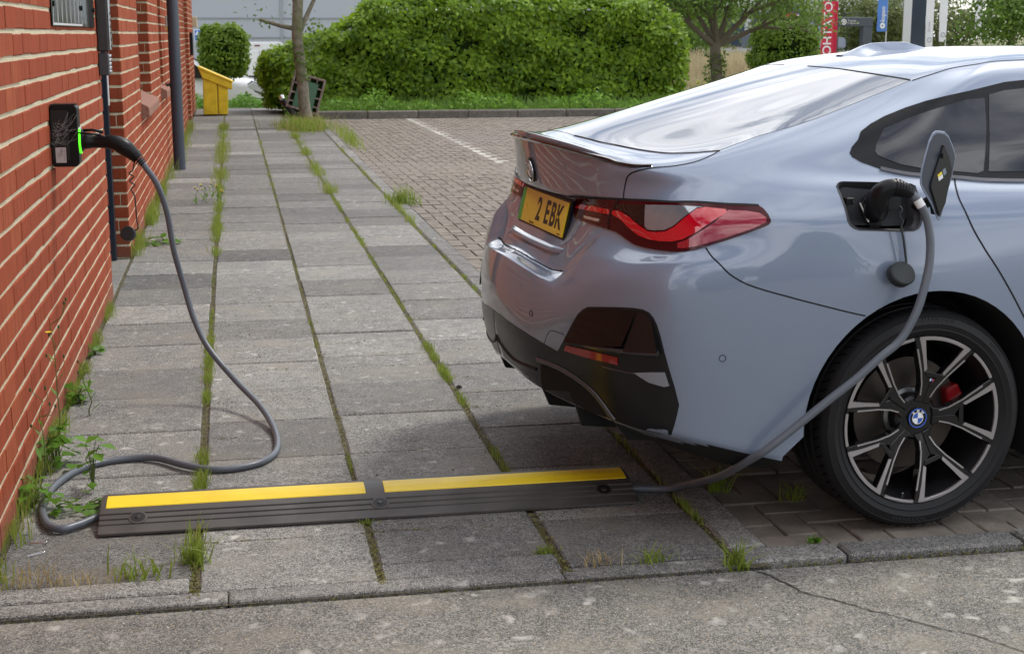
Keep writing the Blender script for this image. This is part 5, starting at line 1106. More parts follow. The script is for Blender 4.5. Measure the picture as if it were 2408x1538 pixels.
# ledge below the number plate
b = MB(); vs = []; fs = []; LL = [(-.972, -.30 + .05 * i, .792) for i in range(13)]
for y in [-.30 + .04 * i for i in range(16)]:
    c, n = hit((-1.4, y, .800), (1, 0, 0)); e = 1 - max(0, (abs(y) - .24) / .06) ** 2
    for du_, dz in ((-.002, -.012), (-.016 * e, -.004), (-.014 * e, .004), (.006, .012), (.012, .004)): vs.append((c.x + du_, y, c.z + dz))
for i in range(15):
    for k in range(5):
        a = i * 5 + k; b2 = i * 5 + (k + 1) % 5; fs.append((a, a + 5, b2 + 5, b2))
b.add(vs, fs); b.obj("tailgate_ledge", m_paint, CAR, smooth=True, sharp=60)

# ---------------------------------------------------------------- number plate
NP = Vector((-0.934, 0.0, 0.897)); ez = Vector((-0.975, 0, 0.222)).normalized(); ex = Vector((0, -1, 0)); ey = ez.cross(ex)
MP = frame(NP, ex, ey, ez)
np_ = MB().box(-.26, .26, -.0575, .0575, -.004, .002, M=MP).obj("number_plate", mat("plate_yellow", (.86, .63, .03), .28, 0, .5, coat=.4), CAR, bevel=.0015)
MB().box(-.2595, -.224, -.057, .057, .0022, .0030, M=MP).obj("green_band", mat("plate_green", (.05, .42, .06), .3), np_)
m_ink = mat("black_ink", (.008, .008, .008), .4)
for tx, x in (("2", -.035), ("E", .062), ("B", .128), ("K", .196)):
    me = text_mesh(tx, .108, 0.0004, .0026); me.transform(MP @ Matrix.Translation((x, -.002, .0026)) @ Matrix.Scale(.92, 4, (1, 0, 0))); link("plate_letter", me, m_ink, np_)
me = text_mesh("Berry Row", .012, 0.0002); me.transform(MP @ Matrix.Translation((-.09, -.050, .0026))); link("plate_small_print", me, m_ink, np_)
me = text_mesh("BSAU145e", .007, 0.0002); me.transform(MP @ Matrix.Translation((.225, -.051, .0026))); link("plate_small_print", me, m_ink, np_)
for s in (1, -1): MB().tube([MP @ Vector((s * .185 - .0, .028 * 0 + .0, .002)), MP @ Vector((s * .185, 0, .0042))], .006, 12).obj("plate_screw", mat("plate_screw", (.75, .55, .05), .4), np_)
MB().box(-.27, .27, -.064, .064, -.012, -.0045, M=MP).obj("plate_holder", m_satin, np_)

# ---------------------------------------------------------------- roundel, used on the tail and on the wheel caps
m_bl = mat("roundel_blue", (.02, .10, .45), .2, 0, .5, coat=1); m_wh = mat("roundel_white", (.80, .80, .80), .2, 0, .5, coat=1)
def roundel(name, M, r, parent, ringm, ringc):
    o = MB().lathe([(0, -.002), (r, -.002), (r, .0035), (r * .93, .0050), (r * .86, .0042), (0, .0042)], 40, M=M).obj(name, m_satin, parent, smooth=True, sharp=40)
    MB().lathe([(r * .985, .003), (r * .97, .0058), (r * .88, .0058), (r * .86, .004)], 40, M=M).obj("roundel_ring", ringm, o, smooth=True, sharp=60)
    MB().lathe([(r * .60, .0042), (r * .60, .0054), (r * .55, .0054), (r * .55, .0042)], 32, M=M).obj("roundel_inner_ring", ringc, o)
    for k, m_ in enumerate((m_wh, m_bl, m_wh, m_bl)):
        b = MB(); n = 8; a0 = k * PI / 2
        vs = [Vector((0, 0, .0048))] + [Vector((r * .555 * math.cos(a0 + i * PI / 2 / n), r * .555 * math.sin(a0 + i * PI / 2 / n), .0048)) for i in range(n + 1)]
        b.add([M @ v for v in vs], [(0, i + 1, i + 2) for i in range(n)]); b.obj("roundel_quarter", m_, o)
    for ch, a in (("B", 132), ("M", 90), ("W", 48)):
        me = text_mesh(ch, r * .36, .0003, r * .008); t = math.radians(a)
        me.transform(M @ Matrix.Translation((r * .73 * math.cos(t), r * .73 * math.sin(t), .0048)) @ Matrix.Rotation(t - PI / 2, 4, 'Z')); link("roundel_letter", me, ringc, o)
    return o
c, n = hit((-1.4, 0, 1.036), (1, 0, 0)); n = Vector((n.x, 0, n.z)).normalized(); ex = Vector((0, -1, 0)); ey = n.cross(ex)
roundel("tail_emblem", frame(c + n * .004, ex, ey, n), .041, CAR, m_chrome, m_wh)

# ---------------------------------------------------------------- roof fin
b = MB(); secs = [(.155, .001, .03), (.205, .008, .034), (.245, .021, .028), (.28, .027, .021), (.33, .028, .018), (.39, .026, .016), (.44, .013, .014), (.475, .002, .01)]
vs = []; fs = []
for u, h, w in secs:
    c, n = hit((u, 0, 2), (0, 0, -1)); z = c.z
    for dy, k in ((-w * 1.25, -.004), (-w * .75, h * .35), (-w * .30, h * .96), (0, h), (w * .30, h * .96), (w * .75, h * .35), (w * 1.25, -.004)): vs.append((u - (.02 if k > h * .3 and u < .3 else 0), dy, z + k))
for i in range(len(secs) - 1):
    for k in range(6): a = i * 7 + k; fs.append((a, a + 1, a + 8, a + 7))
fs += [tuple(range(6, -1, -1)), tuple(range((len(secs) - 1) * 7, len(secs) * 7))]
b.add(vs, fs); b.obj("roof_fin", m_paint, CAR, smooth=True, sharp=28)

# ---------------------------------------------------------------- wheels
m_rimb = mat("rim_black", (.005, .005, .006), .16, 0, .4, coat=.3); m_rims = mat("rim_machined", (.36, .34, .35), .32, .75, .5, coat=.4)
m_disc = mat("brake_disc", (.07, .06, .052), .42, .7); m_cal = mat("caliper_red", (.20, .005, .008), .3, 0, .5, coat=.5)
m_barrel = mat("rim_barrel", (.010, .010, .011), .3, .2)
_t = nd(m_rubber, "ShaderNodeTexNoise", Scale=300.0); bump(m_rubber, _t.outputs['Fac'], .15, .002)
R0 = 0.264
def polar(r, a): return (r * math.cos(a), r * math.sin(a))
def arcpoly(r0, r1, a0, a1, n=8):
    return [polar(r0, a0 + (a1 - a0) * i / n) for i in range(n + 1)] + [polar(r1, a1 + (a0 - a1) * i / n) for i in range(n + 1)]
def make_wheel():
    w = bpy.data.objects.new("wheel", None); COL.objects.link(w); w.parent = CAR
    # local frame: x forward, z up, outward is -y; M turns lathe axis z to -y
    M = Matrix(((1, 0, 0, 0), (0, 0, -1, 0), (0, 1, 0, 0), (0, 0, 0, 1)))
    ty = [(R0 - .004, -.004), (R0 + .006, .004), (R0 + .014, .0095), (R0 + .016, .0115), (R0 + .019, .0100), (.295, .0135), (.298, .0150), (.301, .0135), (.312, .0115), (.318, .0098), (.3195, .0110), (.321, .0085), (.325, .004), (.3335, -.008), (.338, -.022), (.340, -.034)]
    g = []
    for h in (-.052, -.10, -.150, -.198): g += [(.3405, h + .006), (.333, h + .004), (.333, h - .004), (.3405, h - .006)]
    ty += g + [(.340, -.216), (.336, -.232), (.32, -.248), (.295, -.256), (R0, -.25)]
    tyre = MB().lathe([(r, h) for r, h in ty], 96, M=M).obj("tyre", m_rubber, w, smooth=True, sharp=38)
    # shoulder sipes
    b = MB()
    for k in range(72):
        a = 2 * PI * k / 72
        for (h0, h1, sk) in ((-.006, -.044, .05),):
            pts = [(.3375, h0), (.3412, -.024), (.3412, h1)]
            vs = []
            for i, (r, h) in enumerate(pts):
                t = sk * i / 2
                for da in (-.0058, .0058): vs.append(M @ Vector((r * math.cos(a + t + da), r * math.sin(a + t + da), h)))
            b.add(vs, [(0, 1, 3, 2), (2, 3, 5, 4)])
    b.obj("tread_sipes", mat("sipe_shadow", (.002, .002, .002), .9, 0, .05), tyre)
    m_let = mat("tyre_letters", (.022, .022, .024), .5)
    for txt, amid, r, sz in (("HANKOOK", -96, .308, .021), ("OUTSIDE", 42, .309, .011), ("HANKOOK", 84, .309, .021)):
        b = MB()
        for i, ch in enumerate(txt):
            if ch == " ": continue
            sgn = -1 if amid < 0 else 1
            a = math.radians(amid) + (i - (len(txt) - 1) / 2) * (sz * .80 / r) * (-sgn if amid > 0 else 1)
            me = text_mesh(ch, sz, .0006); rot = a - PI / 2 if amid > 0 else a + PI / 2
            me.transform(M @ Matrix.Translation((r * math.cos(a), r * math.sin(a), .0128)) @ Matrix.Rotation(rot, 4, 'Z'))
            b.add([v.co for v in me.vertices], [tuple(p.vertices) for p in me.polygons])
        b.obj("tyre_lettering", m_let, tyre)
    rim = MB().lathe([(R0 - .002, -.004), (R0 - .006, .002), (R0 - .012, .001), (R0 - .016, -.012), (.236, -.03), (.230, -.10), (.228, -.19), (.245, -.235), (R0, -.24)], 80, M=M).obj("rim", m_barrel, w, smooth=True, sharp=40)
    dish = lambda r: .0015 - .036 * (1 - min(1, r / R0)) ** 1.25
    def plate(poly, t0, t1, nm, m_, par):
        nn = len(poly); vs = [M @ Vector((x, y, dish(math.hypot(x, y)) + t1)) for x, y in poly] + [M @ Vector((x, y, dish(math.hypot(x, y)) + t0)) for x, y in poly]
        bb = MB(); bb.add(vs, [tuple(range(nn)), tuple(range(2 * nn - 1, nn - 1, -1))] + [((i + 1) % nn, i, nn + i, nn + (i + 1) % nn) for i in range(nn)])
        return bb
    hub = MB().lathe([(.0, -.032), (.062, -.032), (.070, -.040), (.072, -.075), (.06, -.08)], 40, M=M).obj("hub", m_rimb, rim, smooth=True, sharp=40)
    dg = math.radians
    for k in range(5):
        c0 = dg(75 + 72 * k)
        for s in (1, -1):
            A = lambda a: c0 + s * dg(a)
            sp = [polar(.254, A(15.6)), polar(.254, A(23.6)), polar(.22, A(22.8)), polar(.15, A(18.4)), polar(.105, A(15.2)), polar(.075, A(17)), polar(.055, A(30)), polar(.05, A(0)), polar(.122, A(0)), polar(.142, A(9.2)), polar(.20, A(13.6))]
            plate(sp, -.030, 0, "", None, None).obj("spoke", m_rimb, rim, bevel=.002)
            # machined faces
            leg = [polar(.2585, A(15.5)), polar(.2585, A(20.6)), polar(.20, A(17.3)), polar(.148, A(13.4)), polar(.155, A(10.3)), polar(.20, A(13.9)), polar(.247, A(15.9))]
            plate(leg, -.002, .0016, "", None, None).obj("machined_face", m_rims, rim)
            th = [polar(.222, A(21.4)), polar(.222, A(22.8)), polar(.15, A(18.3)), polar(.105, A(15.0)), polar(.072, A(15.5)), polar(.072, A(12.0)), polar(.104, A(12.8)), polar(.15, A(16.6))]
            plate(th, -.002, .0016, "", None, None).obj("machined_face", m_rims, rim)
        plate(arcpoly(.2475, .2585, c0 - dg(20.5), c0 + dg(20.5), 12), -.006, .0012, "", None, None).obj("machined_face", m_rims, rim)
        plate(arcpoly(.2500, .2590, c0 + dg(24.6), c0 + dg(47.4), 8), -.006, .0012, "", None, None).obj("machined_face", m_rims, rim)
        plate([polar(.150, c0 - dg(13)), polar(.150, c0 + dg(13)), polar(.134, c0 + dg(10)), polar(.134, c0 - dg(10))], -.002, .003, "", None, None).obj("spoke_bridge", m_rimb, rim, bevel=.001)
        if k == 0:
            for j, cc in enumerate(((.75, .75, .75), (.05, .2, .6), (.6, .02, .03))):
                plate([polar(.128, c0 + dg(2.6 - 2.2 * j)), polar(.128, c0 + dg(1.0 - 2.2 * j)), polar(.120, c0 + dg(1.0 - 2.2 * j)), polar(.120, c0 + dg(2.6 - 2.2 * j))], 0, .0022, "", None, None).obj("spoke_badge", mat("badge%d" % j, cc, .3), rim)
        a = c0 + dg(36)
        MB().tube([M @ Vector((.056 * math.cos(a), .056 * math.sin(a), -.05)), M @ Vector((.056 * math.cos(a), .056 * math.sin(a), -.036))], .011, 6).obj("wheel_bolt", m_satin, rim)
    MC = M @ Matrix.Translation((0, 0, -.030))
    roundel("wheel_cap", MC, .031, w, mat("cap_ring", (.04, .12, .55), .25, .2, .5, coat=1), m_wh)
    MB().tube([M @ Vector((-.04, -.242, -.02)), M @ Vector((-.045, -.225, -.012))], .004, 8).obj("tyre_valve", m_chrome, rim)
    disc = MB().lathe([(.085, -.10), (.175, -.10), (.175, -.13), (.085, -.13)], 48, M=M, closed=True).obj("brake_disc", m_disc, w, smooth=True, sharp=40)
    MB().lathe([(0, -.075), (.06, -.075), (.082, -.085), (.085, -.10), (.085, -.13)], 32, M=M).obj("brake_bell", mat("brake_bell", (.22, .22, .22), .4, .8), disc, smooth=True, sharp=40)
    cp = [polar(.135, dg(0)), polar(.128, dg(14)), polar(.135, dg(32)), polar(.180, dg(30)), polar(.186, dg(14)), polar(.180, dg(2))]
    bb = MB(); vs = [M @ Vector((x, y, -.062)) for x, y in cp] + [M @ Vector((x, y, -.15)) for x, y in cp]
    bb.add(vs, [tuple(range(6)), tuple(range(11, 5, -1))] + [((i + 1) % 6, i, 6 + i, 6 + (i + 1) % 6) for i in range(6)]); bb.obj("brake_caliper", m_cal, w, bevel=.006)
    return w
def copy_tree(o, parent):
    c = o.copy(); COL.objects.link(c); c.parent = parent
    for ch in list(o.children): copy_tree(ch, c)
    return c
wh = make_wheel(); wh.location = (0, -.895, .338)
for loc, rz in (((2.856, -.895, .338), 0.0), ((0, .895, .338), PI), ((2.856, .895, .338), PI)):
    c = copy_tree(wh, CAR); c.location = loc; c.rotation_euler = (0, 0, rz)
MB().tube([(0, -.75, .338), (0, .75, .338)], .045, 12).tube([(2.856, -.75, .338), (2.856, .75, .338)], .045, 12).obj("axle", m_well, CAR)

# ---------------------------------------------------------------- charge port and its open flap
m_port = mat("port_grey", (.030, .030, .034), .42); m_port2 = mat("port_black", (.006, .006, .007), .45)
ring = []
for p in TR['fuel']:
    c, n = hit((p[0], -1.4, p[2]), (0, 1, 0)); ring.append((c, n))
cu = sum(r[0].x for r in ring) / len(ring); cz = sum(r[0].z for r in ring) / len(ring)
b = MB(); vs = []; fs = []; N = len(ring)
for c, n in ring:
    for k, dn in ((1.0, .0016), (.95, .0010), (.92, -.010), (.86, -.016), (.84, -.055)):
        q = Vector((cu + (c.x - cu) * k, c.y, cz + (c.z - cz) * k)) + n * dn; vs.append(q)
for i in range(N):
    for k in range(4):
        a = i * 5 + k; d_ = ((i + 1) % N) * 5 + k; fs.append((a, d_, d_ + 1, a + 1))
port = b.add(vs, fs).obj("charge_port", m_port, CAR, smooth=True, sharp=50)
b = MB(); fl = [Vector((cu + (c.x - cu) * .86, -.822 - .03 * (1.05 - c.z) / .13, cz + (c.z - cz) * .86)) for c, n in ring]
b.add(fl, [tuple(range(N))]); b.obj("port_floor", m_port, port)
MY = Matrix(((1, 0, 0, 0), (0, 0, -1, 0), (0, 1, 0, 0), (0, 0, 0, 1)))
def at_v(u, v, z): return Matrix.Translation((u, v, z)) @ MY
MB().lathe([(.030, 0), (.043, .002), (.045, .016), (.040, .018), (.034, .004), (0, .003)], 32, M=at_v(-.175, -.845, .985)).obj("socket_rim", m_port2, port, smooth=True, sharp=40)
MB().lathe([(0, .0), (.019, .0), (.021, .006), (.016, .009), (0, .009)], 24, M=at_v(-.172, -.855, .938)).obj("socket_cover", m_port2, port, smooth=True, sharp=40)
MB().box(-.012, .012, -.010, .010, 0, .03, M=at_v(-.262, -.845, 1.005)).obj("flap_latch", m_port2, port, bevel=.002)
MB().tube([(-.232, -.875, 1.0), (-.205, -.882, .945)], .005, 8).obj("chrome_pin", m_chrome, port, smooth=True, sharp=40)
FO = [(-.052, .975, 1.211), (-.028, .96, 1.207), (-.01, .95, 1.195), (.012, .95, 1.169), (.029, .95, 1.145), (.034, .95, 1.130), (.031, .95, 1.112), (.023, .95, 1.073), (.009, .95, 1.033), (-.006, .95, .987), (-.017, .95, .957), (-.024, .953, .951), (-.032, .956, .958), (-.06, .97, 1.0), (-.098, .995, 1.045), (-.110, 1.0, 1.062), (-.114, 1.0, 1.083), (-.112, 1.0, 1.10), (-.102, 1.0, 1.137), (-.086, 1.0, 1.182), (-.074, .99, 1.204), (-.064, .98, 1.211)]
FOv = [Vector((u, -w, z)) for u, w, z in FO]; fc = sum(FOv, Vector()) / len(FOv)
fn = Vector((0, 0, 0))
for i, p in enumerate(FOv): q = FOv[(i + 1) % len(FOv)]; fn += (p - fc).cross(q - fc)
fn.normalize()
if fn.y > 0: fn = -fn                                        # towards the viewer's side: the flap's inner face
fx = Vector((1, 0, 0)); fx = (fx - fn * fx.dot(fn)).normalized(); fy = fn.cross(fx)
if fy.z < 0: fy = -fy
def flat(p, h=0.0): return fc + fx * (p - fc).dot(fx) + fy * (p - fc).dot(fy) + fn * h
N = len(FOv); b = MB()
b.add([flat(p, 0) for p in FOv] + [flat(p, -.004) for p in FOv] , [tuple(range(N)), tuple(range(2 * N - 1, N - 1, -1))] + [((i + 1) % N, i, N + i, N + (i + 1) % N) for i in range(N)])
flap = b.obj("charge_flap", m_paint, CAR, bevel=.0012)
ins = [fc + (p - fc) * .93 for p in FOv]; b = MB()
b.add([flat(p, .0012) for p in ins], [tuple(range(N))]); b.obj("flap_inner_skin", mat("flap_inner", (.045, .052, .068), .35), flap)
ctr = fc + fx * .022 - fy * .012
pl = [ctr + fx * x + fy * y for x, y in ((-.016, .085), (.012, .050), (.030, .012), (.012, -.085), (-.012, -.12), (-.062, -.035), (-.060, -.02))]
b = MB(); K = len(pl); b.add([flat(p, .0075) for p in pl] + [flat(p, .001) for p in pl], [tuple(range(K)), tuple(range(2 * K - 1, K - 1, -1))] + [((i + 1) % K, i, K + i, K + (i + 1) % K) for i in range(K)])
pan = b.obj("flap_backing", m_port2, flap, bevel=.0015)
Mf = frame(flat(ctr - fx * .020 + fy * .0, .0082), fx, fy, fn if fx.cross(fy).dot(fn) > 0 else -fn)
for x0, x1, y0, y1, cc in ((-.016, .004, -.012, -.001, (.75, .75, .75)), (-.016, .004, .0, .008, (.75, .60, .05)), (.008, .022, -.008, .010, (.18, .22, .27))):
    MB().box(x0, x1, y0, y1, -.0004, .0006, M=Mf @ Matrix.Rotation(.45, 4, 'Z')).obj("flap_sticker", mat("sticker", cc, .5), flap)
MB().tube([flat(ctr + fx * -.022 + fy * .055, .004), flat(ctr + fx * -.022 + fy * .055, .016)], .008, 12).obj("flap_latch", m_port2, flap)
b = MB(); b.tube([(-.05, -.872, .985), (-.055, -.905, .99), (-.055, -.935, 1.0), (-.045, -.962, 1.015)], [.013, .014, .016, .018], 8); b.tube([(-.045, -.962, 1.0), (-.035, -.955, .975)], .012, 8); b.obj("flap_hinge", m_port2, flap, smooth=True, sharp=50)
# mirrors and lamps of the far end, out of the picture but part of the car
for s in (1, -1):
    b = MB(); b.lathe([(0, -.09), (.05, -.08), (.075, -.03), (.08, .03), (.06, .07), (0, .08)], 16, M=Matrix.Translation((1.83, s * .98, 1.06)) @ Matrix.Rotation(PI / 2, 4, 'X') @ Matrix.Diagonal((.7, 1, 1, 1)))
    b.tube([(1.84, s * .83, 1.02), (1.84, s * .93, 1.04)], .02, 8); b.obj("door_mirror", m_paint, CAR, smooth=True, sharp=50)
    panel_l = [(3.55, -.66, .70), (3.62, -.52, .69), (3.60, -.50, .76), (3.48, -.68, .78), (3.40, -.76, .76)]
    link("headlight", panel_mesh(panel_l, (.8, -.6, 0), off=.003, step=.03, mirror=s < 0), m_clear, CAR, smooth=True)
for k in ('inv',):
    if k in CAR: del CAR[k]
# ================================================================ charging cable and its plugs
m_cab = mat("cable_grey", (.105, .118, .140), .36); m_plug = mat("plug_black", (.006, .006, .007), .36, 0, .3); m_capk = mat("cap_black", (.020, .024, .025), .5)
CB = thing("charging_cable", "grey charging cable with black plugs, looping from wall charger to car", "cable", (-.46, 6.0, 0))
C0 = Vector((.46, -6.0, 0))
def cpart(b, name, m, parent=None, **kw):
    me = b.mesh(name, kw.pop('bevel', 0), 1); me.transform(Matrix.Translation(C0)); return link(name, me, m, parent or CB, **kw)
def carw(u, v, z): return CAR_M @ Vector((u, v, z))
CAR_M = Matrix.Translation((1.942, 4.805, 0)) @ Matrix.Rotation(.075, 4, 'Z')
up = [(-.376, 5.99, .988), (-.352, 5.99, .955), (-.310, 5.99, .885), (-.276, 6.0, .767), (-.257, 6.0, .618), (-.223, 6.0, .468), (-.188, 5.97, .335), (-.132, 5.90, .222), (-.028, 5.78, .110), (.066, 5.56, .052), (.112, 5.33, .016), (.110, 5.08, .014), (.058, 4.942, .014), (-.033, 4.88, .014), (-.122, 4.877, .016), (-.211, 4.933, .020), (-.305, 5.04, .018), (-.396, 5.069, .014), (-.505, 5.029, .014), (-.583, 4.927, .014), (-.632, 4.753, .014), (-.634, 4.548, .014), (-.600, 4.395, .014), (-.555, 4.345, .014), (-.505, 4.380, .014), (-.440, 4.440, .016), (-.30, 4.47, .018)]
cab = cpart(MB().tube(catmull(up, 8), .0122, 14), "cable_sheath", m_cab, smooth=True)
lo = [(1.10, 4.43, .022), (1.22, 4.40, .018), (1.35, 4.36, .022), (1.398, 4.27, .061), (1.416, 4.16, .107), (1.427, 4.04, .160), (1.438, 3.93, .221), (1.462, 3.86, .270), (1.489, 3.835, .299), (1.558, 3.82, .358)]
hi = [(-.130, -.980, 1.035), (-.112, -.985, 1.018), (-.098, -.990, .996), (-.079, -.990, .958), (-.069, -.995, .903), (-.070, -1.0, .843), (-.082, -1.005, .784), (-.108, -1.01, .700), (-.153, -1.005, .617), (-.212, -1.0, .568), (-.278, -.99, .508), (-.359, -.975, .442)]
pts = [carw(*p) for p in hi] + [Vector(p) for p in lo[::-1]]
cab2 = cpart(MB().tube(catmull(pts, 8), .0122, 14), "cable_sheath", m_cab, smooth=True)
a, b2 = carw(-.112, -.985, 1.018), carw(-.100, -.990, .998)
cpart(MB().tube([a, (a + b2) / 2, b2], .0133, 14), "cable_tag", mat("white_tag", (.70, .70, .70), .6), smooth=True, sharp=40)
# wall plug
hp = [(-.600, 5.998, 1.062), (-.575, 5.996, 1.060), (-.54, 5.994, 1.058), (-.49, 5.99, 1.058), (-.455, 5.99, 1.050), (-.425, 5.99, 1.032), (-.400, 5.99, 1.010), (-.380, 5.99, .992)]
wp = cpart(MB().tube(catmull(hp, 5), [.030] * 6 + [.029, .0275, .026, .0245, .024] + [.0238 + .0008 * min(i, 12) for i in range(15)] + [.032 - .0012 * i for i in range(10)], 20), "wall_plug", m_plug, smooth=True, sharp=45)
for i in range(6):
    t = i / 5; c = Vector((-.392 + .030 * t, 5.99, 1.003 - .032 * t)); d = Vector((.7, 0, -.72)).normalized(); rr = .0285 - .0115 * t
    cpart(MB().tube([c - d * .0024, c + d * .0024], rr, 18), "strain_relief_ring", m_plug, wp, smooth=True, sharp=40)
for x, z in ((-.505, 1.0865), (-.418, 1.052)): cpart(MB().tube([(x, 5.97, z - .004), (x, 5.958, z - .006)], .004, 8), "plug_screw", m_capk, wp)
cpart(MB().tube([(-.640, 5.97, 1.095), (-.57, 5.97, 1.094), (-.515, 5.972, 1.086)], [.0055, .004, .006], 8), "plug_latch", m_plug, wp, smooth=True)
th = [(-.392, 5.985, .985), (-.401, 5.98, .945), (-.416, 5.98, .932), (-.398, 5.98, .918), (-.417, 5.98, .902), (-.397, 5.98, .886), (-.412, 5.98, .868), (-.400, 5.98, .845), (-.397, 5.98, .80), (-.396, 5.98, .75), (-.392, 5.98, .712), (-.406, 5.98, .702)]
cpart(MB().tube(catmull(th, 4), .0028, 8), "cap_tether", m_capk, smooth=True)
Mc = Matrix.Translation((-.432, 5.98, .690)) @ Matrix.Rotation(math.radians(-34), 4, 'Y') @ Matrix.Rotation(math.radians(68), 4, 'X')
cpart(MB().lathe([(0, -.013), (.027, -.013), (.030, -.010), (.030, .010), (.027, .013), (0, .013)], 28, M=Mc), "dust_cap", m_capk, smooth=True, sharp=40)
# car plug
kp = [carw(*p) for p in ((-.172, -.835, .972), (-.186, -.885, .978), (-.205, -.925, .998), (-.213, -.945, 1.022), (-.205, -.962, 1.044), (-.186, -.972, 1.053), (-.165, -.977, 1.050), (-.146, -.980, 1.043), (-.130, -.980, 1.034))]
kp2 = catmull(kp, 5); kr = [.036 - .0000 * i for i in range(8)] + [.035 - .0006 * (i - 8) for i in range(8, 22)] + [.0266 - .0006 * (i - 22) for i in range(22, len(kp2))]
cp_ = cpart(MB().tube(kp2, kr[:len(kp2)], 20), "car_plug", m_plug, smooth=True, sharp=45)
for i in range(6):
    j = 27 + i * 2; d = (kp2[min(j + 1, len(kp2) - 1)] - kp2[j - 1]).normalized(); cpart(MB().tube([kp2[j] - d * .0022, kp2[j] + d * .0022], .0265 - .0015 * i, 18), "strain_relief_ring", m_plug, cp_, smooth=True, sharp=40)
q = carw(-.142, -.905, 1.003); nq = (carw(-.142, -1.0, 1.01) - q).normalized(); ex = nq.orthogonal().normalized(); Mq = frame(q, ex, nq.cross(ex), nq)
cpart(MB().lathe([(0, .004), (.018, .004), (.025, .002), (.026, -.004), (.026, -.03)], 24, M=Mq), "socket_cap", m_capk, smooth=True, sharp=40)
t2 = [carw(*p) for p in ((-.135, -.93, .993), (-.131, -.938, .982), (-.140, -.94, .968), (-.130, -.943, .950), (-.135, -.945, .935), (-.128, -.95, .899), (-.122, -.953, .860), (-.118, -.955, .832), (-.122, -.955, .824))]
cpart(MB().tube(catmull(t2, 4), .0034, 8), "cap_tether", m_capk, smooth=True)
dc = carw(-.135, -.958, .799); Md = Matrix.Translation(dc) @ Matrix.Rotation(.075, 4, 'Z') @ Matrix.Rotation(math.radians(10), 4, 'Y') @ Matrix.Rotation(math.radians(62), 4, 'X') @ Matrix.Diagonal((1.12, 1, 1, 1))
cpart(MB().lathe([(0, -.016), (.032, -.016), (.036, -.012), (.036, .012), (.032, .016), (0, .016)], 28, M=Md), "dust_cap", m_capk, smooth=True, sharp=40)

# ================================================================ cable ramp
m_rub = mat("ramp_rubber", (.030, .028, .026), .55); _n = noise(m_rub, objco(m_rub), 7, 5); lk(m_rub, ramp(m_rub, _n, [(.3, (.045, .041, .037)), (.7, (.080, .073, .067))]), bsdf(m_rub).inputs['Base Color']); _n = noise(m_rub, objco(m_rub), 160, 3); bump(m_rub, _n, .15, .003)
_rr = noise(m_rub, objco(m_rub), 5, 4); lk(m_rub, ramp(m_rub, _rr, [(.3, (.42,) * 3), (.7, (.62,) * 3)]), bsdf(m_rub).inputs['Roughness'])
RP = thing("cable_ramp", "black rubber cable ramp with two yellow strips lying across the path", "cable ramp", (.40, 4.46, .003))
PRF = [(-.176, .0), (-.176, .007), (-.150, .016), (-.140, .0200), (-.139, .0150), (-.134, .0165), (-.133, .0222), (-.117, .0285), (-.116, .0235), (-.110, .0255), (-.109, .0312), (-.093, .0372), (-.092, .0322), (-.086, .0345), (-.085, .0400), (-.080, .0420), (-.064, .0478), (-.030, .0560), (.010, .0590), (.045, .0575), (.085, .048), (.130, .028), (.170, .008), (.176, .0)]
xs_ = [-.845, -.838] + [-.80 + .1 * i for i in range(17)] + [.828, .835]
vs = []; fs = []
for i, x in enumerate(xs_):
    k = .97 if i in (0, len(xs_) - 1) else 1.0
    flat_end = i < 4 and False
    for y, z in PRF: vs.append((x + (.012 if i >= len(xs_) - 2 else 0) * 0, y * (1 if k == 1 else .99), z * k))
K = len(PRF)
for i in range(len(xs_) - 1):
    for j in range(K - 1): a = i * K + j; fs.append((a, a + 1, a + K + 1, a + K))
fs += [tuple(range(K - 1, -1, -1)), tuple(range((len(xs_) - 1) * K, len(xs_) * K))]
base = MB().add(vs, fs).obj("base", m_rub, RP, smooth=True, sharp=26)
m_ys = mat("ramp_yellow", (.80, .52, .012), .42); _n = noise(m_ys, objco(m_ys), 3.2, 5); lk(m_ys, ramp(m_ys, _n, [(.3, (.72, .50, .012)), (.65, (.86, .64, .025))]), bsdf(m_ys).inputs['Base Color']); _s = nd(m_ys, 'ShaderNodeMapping'); _s.inputs['Scale'].default_value = (3, 40, 40); lk(m_ys, objco(m_ys), _s.inputs['Vector']); _sn2 = noise(m_ys, _s.outputs[0], 4.0, 6, .7); _o = bsdf(m_ys).inputs['Base Color'].links[0].from_socket; lk(m_ys, mixc(m_ys, ramp(m_ys, _sn2, [(.58, (0, 0, 0)), (.74, (.55, .55, .55))]), _o, (.30, .22, .05)), bsdf(m_ys).inputs['Base Color'])
for x0, x1 in ((-.828, -.030), (.030, .824)):
    vs = []; fs = []; N = 16
    for i in range(N + 1):
        x = x0 + (x1 - x0) * i / N
        for y, z in ((-.060, .0480), (-.058, .0515), (-.026, .0592), (.0, .0612), (.028, .0605), (.030, .0575)): vs.append((x, y, z))
    for i in range(N):
        for j in range(5): a = i * 6 + j; fs.append((a, a + 1, a + 7, a + 6))
    fs += [tuple(range(5, -1, -1)), tuple(range(N * 6, N * 6 + 6))]
    MB().add(vs, fs).obj("yellow_strip", m_ys, RP, bevel=.0012)
m_hole = mat("screw_recess", (.010, .010, .010), .5)
